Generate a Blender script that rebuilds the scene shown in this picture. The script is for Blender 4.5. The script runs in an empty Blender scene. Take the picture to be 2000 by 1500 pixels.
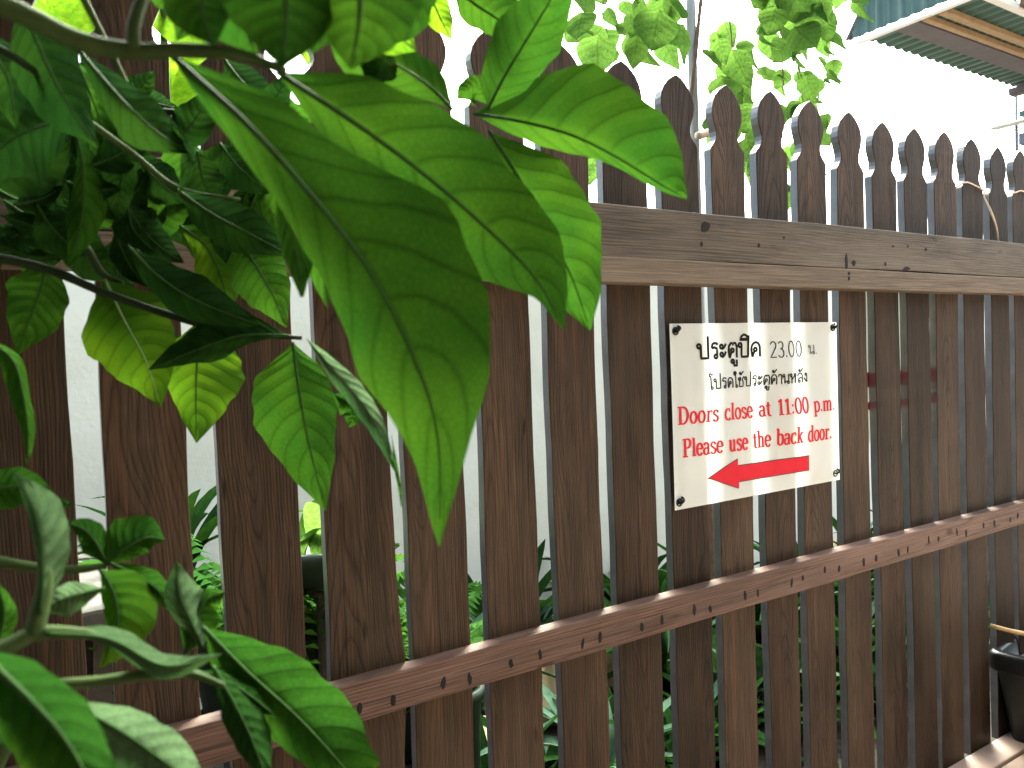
import bpy, bmesh, math, random
import numpy as np
from mathutils import Vector, Matrix

rnd = random.Random(7)
scene = bpy.context.scene
COL = scene.collection
R_ = math.radians

# ------------------------------------------------------------------ camera
CAM = np.array([0.0, -0.90, 0.93])
YAW, PIT, ROL, FPX = 0.5641979, -0.0338458, -0.0366097, 1500.0
_F = np.array([math.sin(YAW)*math.cos(PIT), math.cos(YAW)*math.cos(PIT), math.sin(PIT)])
_r = np.array([math.cos(YAW), -math.sin(YAW), 0.0]); _u = np.cross(_r, _F)
_R = math.cos(ROL)*_r + math.sin(ROL)*_u
_U = -math.sin(ROL)*_r + math.cos(ROL)*_u
cam = bpy.data.cameras.new('camera'); camo = bpy.data.objects.new('camera', cam); COL.objects.link(camo)
cam.sensor_width = 36.0; cam.lens = 36.0*FPX/2000.0; cam.clip_start = 0.02; cam.clip_end = 5000
camo.matrix_world = Matrix(((_R[0], _U[0], -_F[0], CAM[0]), (_R[1], _U[1], -_F[1], CAM[1]), (_R[2], _U[2], -_F[2], CAM[2]), (0, 0, 0, 1)))
cam.dof.use_dof = True; cam.dof.focus_distance = 1.45; cam.dof.aperture_fstop = 11.0
scene.camera = camo

# ------------------------------------------------------------------ light
SUN_EL, SUN_AZ = R_(52), R_(45)          # azimuth from +Y (beyond the fence) towards +X
world = bpy.data.worlds.new('World'); scene.world = world; world.use_nodes = True
wt = world.node_tree; bg = wt.nodes['Background']
sky = wt.nodes.new('ShaderNodeTexSky'); sky.sky_type = 'NISHITA'; sky.sun_disc = False
sky.sun_elevation = SUN_EL; sky.sun_rotation = SUN_AZ
sky.air_density = 0.45; sky.dust_density = 9.0; sky.ozone_density = 1.0
wt.links.new(sky.outputs[0], bg.inputs[0]); bg.inputs[1].default_value = 0.15
sun = bpy.data.lights.new('sun', 'SUN'); suno = bpy.data.objects.new('sun', sun); COL.objects.link(suno)
sun.energy = 0.9; sun.angle = R_(30); sun.color = (1.0, 0.96, 0.9)
sd = Vector((math.sin(SUN_AZ)*math.cos(SUN_EL), math.cos(SUN_AZ)*math.cos(SUN_EL), math.sin(SUN_EL)))
suno.rotation_euler = sd.to_track_quat('Z', 'Y').to_euler()
vs = scene.view_settings
vs.view_transform = 'Standard'; vs.look = 'None'; vs.gamma = 1.0; vs.exposure = 3.55
vs.use_white_balance = True; vs.white_balance_temperature = 6300; vs.white_balance_tint = -10; vs.use_curve_mapping = False
scene.cycles.max_bounces = 8; scene.cycles.transparent_max_bounces = 8

# ------------------------------------------------------------------ helpers
def ray(x, y):
    d = _F*FPX + _R*(x-1000.0) + _U*(750.0-y)
    return d/np.linalg.norm(d)
def pt(x, y, dist):
    return CAM + ray(x, y)*dist
def on_y(x, y, Y):
    d = ray(x, y); return CAM + d*((Y-CAM[1])/d[1])
def on_z(x, y, Z):
    d = ray(x, y); return CAM + d*((Z-CAM[2])/d[2])
def smooth(me, on=True):
    for q in me.polygons: q.use_smooth = on
def obj(name, me, parent=None, mat=None, loc=None):
    if mat is not None and not me.materials: me.materials.append(mat)
    o = bpy.data.objects.new(name, me); COL.objects.link(o)
    if parent is not None: o.parent = parent
    if loc is not None: o.location = loc
    return o
def thing(name, label, cat, loc=(0, 0, 0), group=None):
    o = bpy.data.objects.new(name, None); COL.objects.link(o); o.location = loc; o.empty_display_size = 0.05
    o['label'] = label; o['category'] = cat
    if group: o['group'] = group
    bpy.context.view_layer.update()
    return o
def tag(o, label, cat, group=None):
    o['label'] = label; o['category'] = cat
    if group: o['group'] = group
    return o
def wchild(name, me, parent, mat=None):
    """part whose mesh is in world coordinates"""
    o = obj(name, me, parent, mat)
    o.matrix_parent_inverse = Matrix.Translation(-parent_world(parent))
    return o
def parent_world(p):
    v = Vector((0, 0, 0))
    while p is not None:
        v = v + p.location + p.matrix_parent_inverse.translation; p = p.parent
    return v
def mesh(name, vs_, fs, mat=None, sm=False, uv=None):
    me = bpy.data.meshes.new(name); me.from_pydata([tuple(map(float, v)) for v in vs_], [], fs); me.update()
    if mat: me.materials.append(mat)
    if sm: smooth(me)
    if uv is not None:
        l = me.uv_layers.new(name='UVMap')
        for lp in me.loops: l.data[lp.index].uv = uv[lp.vertex_index]
    return me
def box_mesh(name, a, b, mat=None, bev=0.0, jit=0.0):
    bm = bmesh.new(); bmesh.ops.create_cube(bm, size=1)
    for v in bm.verts:
        for i in range(3):
            v.co[i] = (a[i]+b[i])/2 + v.co[i]*(b[i]-a[i]) + (rnd.uniform(-jit, jit) if jit else 0)
    if bev: bmesh.ops.bevel(bm, geom=bm.edges[:], offset=bev, segments=2, affect='EDGES', profile=0.6)
    me = bpy.data.meshes.new(name); bm.to_mesh(me); bm.free()
    if mat: me.materials.append(mat)
    return me
def catmull(P, t):
    P = np.asarray(P, float); 
    if P.ndim == 1: P = P[:, None]
    n = len(P)
    Q = np.vstack([2*P[0]-P[1], P, 2*P[-1]-P[-2]])
    t = np.clip(np.asarray(t, float), 0, 1)*(n-1); i = np.minimum(t.astype(int), n-2); f = (t-i)[:, None]
    a, b, c, d = Q[i], Q[i+1], Q[i+2], Q[i+3]
    return 0.5*((2*b)+(c-a)*f+(2*a-5*b+4*c-d)*f**2+(3*b-a-3*c+d)*f**3)
def tube_mesh(name, pts, rad, mat=None, sides=8, n=None, bump=0.0):
    pts = np.asarray(pts, float); rad = np.asarray(rad if np.ndim(rad) else [rad]*len(pts), float)
    n = n or max(8, 5*len(pts)); t = np.linspace(0, 1, n)
    C = catmull(pts, t) if len(pts) > 2 else pts[0]+(pts[-1]-pts[0])*t[:, None]
    r = np.interp(t, np.linspace(0, 1, len(rad)), rad)
    T = np.gradient(C, axis=0); T /= np.linalg.norm(T, axis=1)[:, None]+1e-12
    up = np.array([0, 0, 1.0]) if abs(T[0][2]) < 0.8 else np.array([1.0, 0, 0])
    V, Fc = [], []
    N = np.cross(T[0], up); N /= np.linalg.norm(N)
    for i in range(n):
        N = N-T[i]*np.dot(N, T[i]); N /= np.linalg.norm(N); B = np.cross(T[i], N)
        rr = r[i]*(1+(rnd.uniform(-bump, bump) if bump else 0))
        for k in range(sides):
            a = 2*math.pi*k/sides; V.append(C[i]+rr*(math.cos(a)*N+math.sin(a)*B))
    for i in range(n-1):
        for k in range(sides):
            k2 = (k+1) % sides; Fc.append((i*sides+k, i*sides+k2, (i+1)*sides+k2, (i+1)*sides+k))
    Fc.append(tuple(range(sides))[::-1]); Fc.append(tuple((n-1)*sides+k for k in range(sides)))
    return mesh(name, V, Fc, mat, True)
def lathe_mesh(name, prof, mat=None, seg=28, sx=1, sy=1):
    V, Fc = [], []
    for (r, z) in prof:
        for k in range(seg):
            a = 2*math.pi*k/seg; V.append((r*sx*math.cos(a), r*sy*math.sin(a), z))
    for i in range(len(prof)-1):
        for k in range(seg):
            k2 = (k+1) % seg; Fc.append((i*seg+k, i*seg+k2, (i+1)*seg+k2, (i+1)*seg+k))
    Fc.append(tuple(range(seg))[::-1])
    return mesh(name, V, Fc, mat, True)

# ------------------------------------------------------------------ materials
class NT:
    def __init__(s, name):
        s.m = bpy.data.materials.new(name); s.m.use_nodes = True; s.t = s.m.node_tree; s.b = s.t.nodes['Principled BSDF']
    def n(s, ty, **kw):
        x = s.t.nodes.new(ty)
        for k, v in kw.items():
            if k.startswith('i_'):
                k = k[2:]; x.inputs[int(k) if k.isdigit() else k].default_value = v
            else: setattr(x, k, v)
        return x
    def l(s, a, b): s.t.links.new(a, b)
    def math(s, op, a, b=None, c=None, clamp=False):
        x = s.n('ShaderNodeMath', operation=op); x.use_clamp = clamp
        for i, q in enumerate((a, b, c)):
            if q is None: continue
            if hasattr(q, 'is_linked') or hasattr(q, 'links'): s.l(q, x.inputs[i])
            else: x.inputs[i].default_value = q
        return x.outputs[0]
    def ramp(s, src, stops):
        x = s.n('ShaderNodeValToRGB'); e = x.color_ramp.elements
        while len(e) < len(stops): e.new(0.5)
        for q, (p_, c) in zip(e, stops): q.position = p_; q.color = (c[0], c[1], c[2], 1) if len(c) == 3 else c
        s.l(src, x.inputs[0]); return x.outputs[0]
    def mix(s, fac, a, b, mode='MIX'):
        x = s.n('ShaderNodeMix', data_type='RGBA', blend_type=mode)
        for i, q in ((0, fac), (6, a), (7, b)):
            if hasattr(q, 'links'): s.l(q, x.inputs[i])
            else: x.inputs[i].default_value = q if i == 0 else (q[0], q[1], q[2], 1)
        return x.outputs[2]
def g(v): return (v, v, v)

def wood(name, dark, light, along='Z', ringw=0.0045, rough=0.5, specks=True, red=(0.13, 0.06, 0.04), gloss=0.12, slope=0.05, wob=0.05, ringc=0.45):
    k = NT(name)
    tc = k.n('ShaderNodeTexCoord'); oi = k.n('ShaderNodeObjectInfo')
    sep = k.n('ShaderNodeSeparateXYZ'); k.l(tc.outputs['Object'], sep.inputs[0])
    ax = {'Z': (0, 1, 2), 'X': (2, 1, 0)}[along]
    X, Y, Z = [sep.outputs[i] for i in ax]
    rn = oi.outputs['Random']
    r1 = k.math('MULTIPLY', rn, 37.0); r2 = k.math('FRACT', k.math('MULTIPLY', rn, 91.7)); r3 = k.math('FRACT', k.math('MULTIPLY', rn, 517.3))
    def co(sx, sz):
        c = k.n('ShaderNodeCombineXYZ')
        k.l(k.math('ADD', k.math('MULTIPLY', X, sx), r1), c.inputs[0]); k.l(k.math('MULTIPLY', Y, sx), c.inputs[1])
        k.l(k.math('ADD', k.math('MULTIPLY', Z, sz), r1), c.inputs[2]); return c.outputs[0]
    fib = k.n('ShaderNodeTexNoise', i_Scale=1.0, i_Detail=5.0, i_Roughness=0.65); k.l(co(420, 9), fib.inputs['Vector'])
    fib2 = k.n('ShaderNodeTexNoise', i_Scale=1.0, i_Detail=3.0); k.l(co(70, 2.2), fib2.inputs['Vector'])
    blo = k.n('ShaderNodeTexNoise', i_Scale=1.0, i_Detail=4.0, i_Roughness=0.6); k.l(co(16, 5), blo.inputs['Vector'])
    wbn = k.n('ShaderNodeTexNoise', i_Scale=1.0, i_Detail=2.0); k.l(co(14, 3.0), wbn.inputs['Vector'])
    # growth rings cut lengthwise: distance from a tilted, wobbling heart line
    wv = k.math('MULTIPLY', k.math('SUBTRACT', wbn.outputs[0], 0.5), wob)
    xx = k.math('ADD', k.math('ADD', X, wv), k.math('MULTIPLY', k.math('SUBTRACT', r2, 0.5), 0.09))
    zz = k.math('ADD', k.math('MULTIPLY', k.math('SUBTRACT', Z, k.math('MULTIPLY', r3, 1.2)), slope), k.math('MULTIPLY', wv, 0.5))
    hh = k.math('ADD', zz, 0.01)
    rr = k.math('SQRT', k.math('ADD', k.math('MULTIPLY', xx, xx), k.math('MULTIPLY', hh, hh)))
    ring = k.math('FRACT', k.math('DIVIDE', k.math('ADD', rr, k.math('MULTIPLY', fib.outputs[0], 0.0012)), ringw))
    rl = k.ramp(ring, [(0.0, g(ringc)), (0.10, g(ringc+.6*(1-ringc))), (0.45, g(1.0)), (0.80, g(0.95)), (1.0, g(ringc))])
    base = k.mix(k.ramp(blo.outputs[0], [(0.32, g(0)), (0.68, g(1))]), dark, light)
    base = k.mix(k.math('MULTIPLY', k.ramp(fib2.outputs[0], [(0.45, g(0)), (0.7, g(1))]), 0.55), base, red)
    base = k.mix(0.85, base, rl, 'MULTIPLY')
    base = k.mix(0.8, base, k.ramp(fib.outputs[0], [(0.28, g(0.30)), (0.5, g(0.95)), (0.72, g(1.6))]), 'MULTIPLY')
    bri = k.n('ShaderNodeMapRange', i_3=0.55, i_4=1.5); k.l(r2, bri.inputs[0])
    base = k.mix(1.0, base, bri.outputs[0], 'MULTIPLY')
    kn = k.n('ShaderNodeTexNoise', i_Scale=1.0, i_Detail=1.0); k.l(co(55, 14), kn.inputs['Vector'])
    base = k.mix(k.ramp(kn.outputs[0], [(0.70, g(0)), (0.78, g(.75))]), base, (dark[0]*.35, dark[1]*.35, dark[2]*.35))
    ck = k.n('ShaderNodeTexNoise', i_Scale=1.0, i_Detail=2.0); k.l(co(260, 2.2), ck.inputs['Vector'])
    base = k.mix(k.ramp(ck.outputs[0], [(0.66, g(0)), (0.70, g(.7))]), base, (dark[0]*.3, dark[1]*.3, dark[2]*.3))
    wx = k.n('ShaderNodeTexNoise', i_Scale=1.0, i_Detail=3.0); k.l(co(9, 1.6), wx.inputs['Vector'])
    base = k.mix(k.math('MULTIPLY', k.ramp(wx.outputs[0], [(0.50, g(0)), (0.72, g(1))]), .5), base, (light[0]*1.35, light[1]*1.42, light[2]*1.5))
    if specks:
        vo = k.n('ShaderNodeTexNoise', i_Scale=95.0, i_Detail=1.5); k.l(tc.outputs['Object'], vo.inputs['Vector'])
        sp = k.math('GREATER_THAN', vo.outputs[0], 0.885)
        base = k.mix(k.math('MULTIPLY', sp, 0.8), base, (0.5, 0.47, 0.42))
    k.l(base, k.b.inputs['Base Color'])
    k.b.inputs['Roughness'].default_value = rough
    k.b.inputs['Specular IOR Level'].default_value = gloss
    h = k.math('ADD', k.math('MULTIPLY', fib.outputs[0], 1.0), k.math('MULTIPLY', k.n('ShaderNodeRGBToBW').outputs[0], 0.0))
    bw = k.n('ShaderNodeRGBToBW'); k.l(rl, bw.inputs[0])
    h = k.math('ADD', fib.outputs[0], k.math('MULTIPLY', bw.outputs[0], 0.9))
    bp = k.n('ShaderNodeBump', i_Strength=0.55, i_Distance=0.0012); k.l(h, bp.inputs['Height']); k.l(bp.outputs[0], k.b.inputs['Normal'])
    return k.m

def leafmat(name, c1, c2, trans=(0.16, 0.36, 0.02), tfac=0.35, rough=0.7, nv=9, vein=0.85, spots=0.0, spec=0.0):
    k = NT(name)
    uvn = k.n('ShaderNodeTexCoord'); sep = k.n('ShaderNodeSeparateXYZ'); k.l(uvn.outputs['UV'], sep.inputs[0])
    oi = k.n('ShaderNodeObjectInfo')
    au = k.math('ABSOLUTE', k.math('SUBTRACT', k.math('MULTIPLY', sep.outputs[0], 2.0), 1.0))
    wn = k.n('ShaderNodeTexNoise', i_Scale=16.0, i_Detail=2.0); k.l(uvn.outputs['Object'], wn.inputs['Vector'])
    ph = k.math('ADD', k.math('SUBTRACT', k.math('MULTIPLY', sep.outputs[1], float(nv)), k.math('MULTIPLY', k.math('POWER', au, 1.4), nv*0.17)), k.math('MULTIPLY', wn.outputs[0], 0.9))
    fr = k.math('ABSOLUTE', k.math('SUBTRACT', k.math('FRACT', k.math('ADD', ph, oi.outputs['Random'])), 0.5))   # 0 at vein centre
    vl = k.ramp(fr, [(0.0, g(1)), (0.035, g(0.75)), (0.13, g(0.12)), (0.5, g(0))])
    ml = k.ramp(au, [(0.0, g(1)), (0.02, g(1)), (0.06, g(0))])
    no = k.n('ShaderNodeTexNoise', i_Scale=22.0, i_Detail=4.0); k.l(uvn.outputs['Object'], no.inputs['Vector'])
    nf = k.n('ShaderNodeTexNoise', i_Scale=420.0, i_Detail=3.0); k.l(uvn.outputs['Object'], nf.inputs['Vector'])
    cr = k.math('ADD', k.math('MULTIPLY', no.outputs[0], 0.75), k.math('MULTIPLY', k.math('SUBTRACT', oi.outputs['Random'], 0.5), 0.55))
    col = k.mix(k.ramp(cr, [(0.2, g(0)), (0.62, g(1))]), c1, c2)
    col = k.mix(0.5, col, k.ramp(nf.outputs[0], [(0.3, g(0.7)), (0.7, g(1.2))]), 'MULTIPLY')
    vr = k.n('ShaderNodeTexVoronoi', feature='DISTANCE_TO_EDGE', i_Scale=280.0); k.l(uvn.outputs['Object'], vr.inputs['Vector'])
    col = k.mix(0.75, col, k.ramp(vr.outputs['Distance'], [(0.0, g(0.62)), (0.12, g(0.95)), (0.3, g(1.06))]), 'MULTIPLY')
    vm = k.math('MAXIMUM', k.math('MULTIPLY', vl, 0.75), ml)
    col = k.mix(k.math('MULTIPLY', vm, vein), col, (c1[0]*0.55, c1[1]*0.5, c1[2]*0.6))
    if spots:
        sn = k.n('ShaderNodeTexNoise', i_Scale=95.0, i_Detail=1.0); k.l(uvn.outputs['Object'], sn.inputs['Vector'])
        col = k.mix(k.math('MULTIPLY', k.math('GREATER_THAN', sn.outputs[0], 0.765), spots), col, (0.02, 0.02, 0.008))
    k.l(col, k.b.inputs['Base Color']); k.b.inputs['Roughness'].default_value = rough
    k.b.inputs['Specular IOR Level'].default_value = spec
    tb = k.n('ShaderNodeBsdfTranslucent')
    tcol = k.mix(k.ramp(no.outputs[0], [(0.35, g(0)), (0.65, g(1))]), (trans[0]*0.55, trans[1]*0.75, trans[2]), trans)
    tcol = k.mix(k.math('MULTIPLY', vm, 0.6), tcol, (trans[0]*0.3, trans[1]*0.35, trans[2]*0.3))
    k.l(tcol, tb.inputs[0])
    mx = k.n('ShaderNodeMixShader'); mx.inputs[0].default_value = tfac
    k.l(k.b.outputs[0], mx.inputs[1]); k.l(tb.outputs[0], mx.inputs[2])
    out = k.t.nodes['Material Output']; k.l(mx.outputs[0], out.inputs[0])
    hh = k.math('ADD', k.math('MULTIPLY', k.math('POWER', fr, 0.6), 1.0), k.math('MULTIPLY', nf.outputs[0], 0.08))
    bp = k.n('ShaderNodeBump', i_Strength=0.34, i_Distance=0.003); k.l(hh, bp.inputs['Height'])
    k.l(bp.outputs[0], k.b.inputs['Normal']); k.l(bp.outputs[0], tb.inputs['Normal'])
    return k.m

def plain(name, c1, c2=None, rough=0.6, scale=20, bump=0.0, spec=0.4, metal=0.0, detail=5, bscale=None):
    k = NT(name); tc = k.n('ShaderNodeTexCoord')
    no = k.n('ShaderNodeTexNoise', i_Scale=float(scale), i_Detail=float(detail), i_Roughness=0.6); k.l(tc.outputs['Object'], no.inputs['Vector'])
    k.l(k.mix(k.ramp(no.outputs[0], [(0.3, g(0)), (0.7, g(1))]), c1, c2 or c1), k.b.inputs['Base Color'])
    k.b.inputs['Roughness'].default_value = rough; k.b.inputs['Specular IOR Level'].default_value = spec; k.b.inputs['Metallic'].default_value = metal
    if bump:
        n2 = k.n('ShaderNodeTexNoise', i_Scale=float(bscale or scale*3), i_Detail=6.0); k.l(tc.outputs['Object'], n2.inputs['Vector'])
        bp = k.n('ShaderNodeBump', i_Strength=0.6, i_Distance=bump); k.l(n2.outputs[0], bp.inputs['Height']); k.l(bp.outputs[0], k.b.inputs['Normal'])
    return k.m

M = {}
M['picket'] = wood('stained_picket_wood', (0.022, 0.0142, 0.0092), (0.056, 0.037, 0.0238), 'Z', 0.0034, 0.58, red=(0.085, 0.044, 0.024), gloss=0.1)
M['edge'] = plain('sealed_sawn_edge', (0.055, 0.050, 0.052), (0.100, 0.092, 0.096), 0.28, 30, 0.0010, 1.0, bscale=260)  # glossy sealed sides, greyed to put sky brightness into the colour
M['rail_up'] = wood('weathered_rail_wood', (0.090, 0.072, 0.055), (0.155, 0.125, 0.096), 'X', 0.0052, 0.6, wob=0.03, ringc=0.62, red=(0.13, 0.098, 0.070), slope=0.035)
M['rail_lip'] = wood('planed_rail_wood', (0.135, 0.104, 0.077), (0.175, 0.135, 0.10), 'X', 0.010, 0.6, wob=0.015, ringc=0.8, red=(0.16, 0.11, 0.075), slope=0.01)
M['rail_lo'] = wood('red_brown_rail_wood', (0.085, 0.053, 0.040), (0.150, 0.094, 0.074), 'X', 0.0045, 0.55, wob=0.02, ringc=0.6, red=(0.13, 0.064, 0.046), slope=0.02)
M['hole'] = plain('dark_hole', (0.006, 0.005, 0.004), rough=0.9)
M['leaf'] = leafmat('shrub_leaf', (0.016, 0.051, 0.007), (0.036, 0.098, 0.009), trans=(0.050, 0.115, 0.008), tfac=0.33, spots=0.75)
M['leaf_dark'] = leafmat('shaded_side_leaf', (0.008, 0.022, 0.006), (0.015, 0.040, 0.008), trans=(0.022, 0.055, 0.006), tfac=0.22, rough=0.7, spec=0.0)  # darker leaf copy with shade put into the colour; also serves dark blades
M['leaf_lime'] = leafmat('young_lime_leaf', (0.032, 0.085, 0.008), (0.060, 0.135, 0.01), trans=(0.15, 0.26, 0.010), tfac=0.5)  # lighter leaf copy: the glow of backlit leaves put into its colour
M['leaf_pale'] = leafmat('pale_leaf_underside', (0.040, 0.068, 0.030), (0.066, 0.105, 0.048), trans=(0.05, 0.10, 0.022), tfac=0.22, rough=0.7, vein=0.35)
M['midrib'] = plain('leaf_midrib', (0.016, 0.040, 0.008), (0.024, 0.056, 0.011), 0.6, 60, spec=.05)
M['midrib_pale'] = plain('pale_leaf_midrib', (0.10, 0.17, 0.045), (0.13, 0.21, 0.06), 0.5, 60)
M['stem'] = plain('green_stem', (0.026, 0.043, 0.013), (0.050, 0.075, 0.023), 0.7, 60, 0.0006, spec=.08)
M['stem_dark'] = plain('dark_stem', (0.008, 0.014, 0.006), (0.016, 0.026, 0.01), 0.65, 60, 0.0005, spec=.08)
M['twig'] = plain('brown_twig', (0.10, 0.055, 0.032), (0.17, 0.10, 0.06), 0.7, 50, 0.0006)
M['vine'] = leafmat('vine_leaf', (0.020, 0.055, 0.014), (0.045, 0.10, 0.02), trans=(0.13, 0.215, 0.03), tfac=0.5, nv=6, vein=0.45)
M['broad'] = leafmat('yellow_green_leaf', (0.09, 0.20, 0.012), (0.17, 0.29, 0.015), trans=(0.30, 0.46, 0.02), tfac=0.5, nv=7, vein=0.4)
M['fern'] = leafmat('fern_leaflet', (0.026, 0.075, 0.016), (0.055, 0.13, 0.022), trans=(0.10, 0.21, 0.025), tfac=0.4, nv=1, vein=0.0)
M['strap'] = leafmat('strap_leaf', (0.03, 0.06, 0.037), (0.085, 0.14, 0.095), trans=(0.07, 0.14, 0.05), tfac=0.25, nv=1, vein=0.3, rough=0.35)
M['black'] = plain('black_plastic', (0.004, 0.0045, 0.0045), (0.008, 0.0085, 0.0085), 0.4, 18, 0.0004, 0.3)
M['potgreen'] = plain('dark_green_pot', (0.012, 0.025, 0.018), (0.025, 0.045, 0.03), 0.5, 20)
M['wall'] = plain('cream_plaster', (0.73, 0.72, 0.61), (0.87, 0.86, 0.77), 0.85, 4, 0.002, 0.2, bscale=60)
M['brick'] = plain('grey_brick', (0.09, 0.085, 0.075), (0.15, 0.14, 0.125), 0.9, 25, 0.003, 0.2)
M['mortar'] = plain('dark_mortar', (0.04, 0.038, 0.034), (0.07, 0.065, 0.06), 0.95, 40)
M['rock'] = plain('tan_rock', (0.30, 0.24, 0.14), (0.46, 0.38, 0.25), 0.85, 12, 0.01, 0.2, bscale=25)
M['soil'] = plain('dark_soil', (0.010, 0.008, 0.006), (0.024, 0.019, 0.014), 0.95, 14, 0.01)
M['paving'] = plain('pink_paving', (0.25, 0.165, 0.125), (0.31, 0.21, 0.165), 0.6, 9, 0.0006, 0.4, bscale=150)
M['asphalt'] = plain('worn_asphalt', (0.045, 0.044, 0.042), (0.075, 0.073, 0.07), 0.85, 12, 0.003, 0.3, bscale=200)
M['concrete'] = plain('pale_concrete', (0.30, 0.24, 0.20), (0.38, 0.31, 0.26), 0.8, 5, 0.001, 0.2, bscale=90)
M['kerb'] = plain('pale_kerb', (0.27, 0.19, 0.155), (0.33, 0.235, 0.195), 0.6, 14, 0.0006, 0.4, bscale=120)
M['twine'] = plain('pale_twine', (0.50, 0.38, 0.28), (0.62, 0.50, 0.38), 0.8, 90)
M['bamboo'] = plain('bamboo_cane', (0.30, 0.19, 0.07), (0.45, 0.31, 0.14), 0.5, 25)
M['greymetal'] = plain('grey_painted_pole', (0.30, 0.29, 0.27), (0.38, 0.37, 0.35), 0.5, 12)
M['whitetrim'] = plain('white_trim', (0.78, 0.76, 0.72), (0.82, 0.80, 0.77), 0.5, 6)
M['greentin'] = plain('green_roof_sheet', (0.042, 0.085, 0.066), (0.065, 0.12, 0.096), 0.45, 5, spec=0.5)
M['purple'] = plain('mauve_painted_beam', (0.095, 0.078, 0.085), (0.125, 0.105, 0.115), 0.55, 7)
M['batten'] = plain('orange_timber_batten', (0.30, 0.19, 0.10), (0.42, 0.29, 0.16), 0.55, 18)  # light timber with the orange light on it put into the colour
M['browntin'] = plain('brown_fascia', (0.10, 0.06, 0.045), (0.14, 0.09, 0.07), 0.6, 6)
M['darkslate'] = plain('slate_grey_paint', (0.10, 0.10, 0.115), (0.14, 0.14, 0.155), 0.6, 6)

# ------------------------------------------------------------------ ground
def struct(o): o['kind'] = 'structure'; return o
S_ = 900.0
struct(obj('ground', mesh('ground', [(-S_, -S_, -0.012), (S_, -S_, -0.012), (S_, S_, -0.012), (-S_, S_, -0.012)], [(0, 1, 2, 3)]), None, M['soil']))
struct(obj('pavement', box_mesh('pavement', (-2.5, -0.62, -0.10), (9.0, -0.0645, 0.0), bev=0.003), None, M['paving']))
struct(obj('forecourt', box_mesh('forecourt', (0.92, -2.29, -0.10), (9.0, -0.624, -0.0015), bev=0.003), None, M['concrete']))  # unseen pale floor added to bounce light onto the right-hand pickets
struct(obj('lane', box_mesh('lane', (-8.0, -9.0, -0.11), (12.0, -0.624, -0.006)), None, M['asphalt']))  # unseen dark ground added to keep bounce light off the fence
struct(obj('kerb', box_mesh('kerb', (-2.5, -0.0615, -0.10), (9.0, -0.004, 0.006), bev=0.003), None, M['kerb']))

# ------------------------------------------------------------------ house added unseen behind the camera to shade the left of the fence front
hs = thing('house', 'brown timber house with a deep eave standing behind the photographer', 'house', (-2.6, -3.6, 0))
M['housewall'] = plain('brown_house_wall', (0.10, 0.075, 0.055), (0.14, 0.11, 0.08), 0.8, 4)
wchild('wall', box_mesh('wall', (-6.0, -5.5, -.11), (0.9, -1.75, 2.75), M['housewall']), hs)
wchild('side_wing', box_mesh('side_wing', (0.902, -4.6, -.11), (4.6, -2.30, 2.45), M['housewall']), hs)
wchild('porch_roof', box_mesh('porch_roof', (-4.0, -1.74, 2.00), (0.80, -.15, 2.08), M['housewall']), hs)
wchild('roof', box_mesh('roof', (-6.4, -5.9, 2.752), (1.2, -1.45, 2.90), M['housewall']), hs)

# ------------------------------------------------------------------ fence
fence = thing('picket_fence', 'dark brown stained timber picket fence with shaped tops and two rails', 'fence')
TOP, BOT, THK = 0.447+0.93, -0.004, 0.0165
RIGHT = {0: .0369, 1: .1468, 2: .2659, 3: .3825, 4: .4896, 5: .6035, 6: .7168, 7: .8311, 8: .9443, 9: 1.0565, 10: 1.1687, 11: 1.2780, 12: 1.3968, 13: 1.5080, 14: 1.6195, 15: 1.7334, 16: 1.8462, 17: 1.9591}
LEFT = {0: -.0465, 1: .0646, 2: .1760, 3: .2934, 4: .4048, 5: .5189, 6: .6321, 7: .7445, 8: .8616, 9: .9758, 10: 1.0880, 11: 1.1964, 12: 1.3122, 13: 1.4242, 14: 1.5357, 15: 1.6463, 16: 1.7588, 17: 1.8770}
for i in range(18, 36): LEFT[i] = 1.985+0.1130*(i-18)+rnd.uniform(-.003, .003); RIGHT[i] = LEFT[i]+0.084+rnd.uniform(-.002, .002)
for i in range(-1, -8, -1): RIGHT[i] = 0.0369+0.113*i; LEFT[i] = RIGHT[i]-0.084
HEAD = [(0.0, .4470), (.0095, .4425), (.0180, .4365), (.0270, .4275), (.0335, .4165), (.0368, .4060), (.0373, .3970), (.0350, .3860), (.0310, .3760), (.0278, .3670), (.0272, .3590), (.0290, .3520), (.0335, .3460), (.0390, .3405), (.0420, .3355)]
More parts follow.
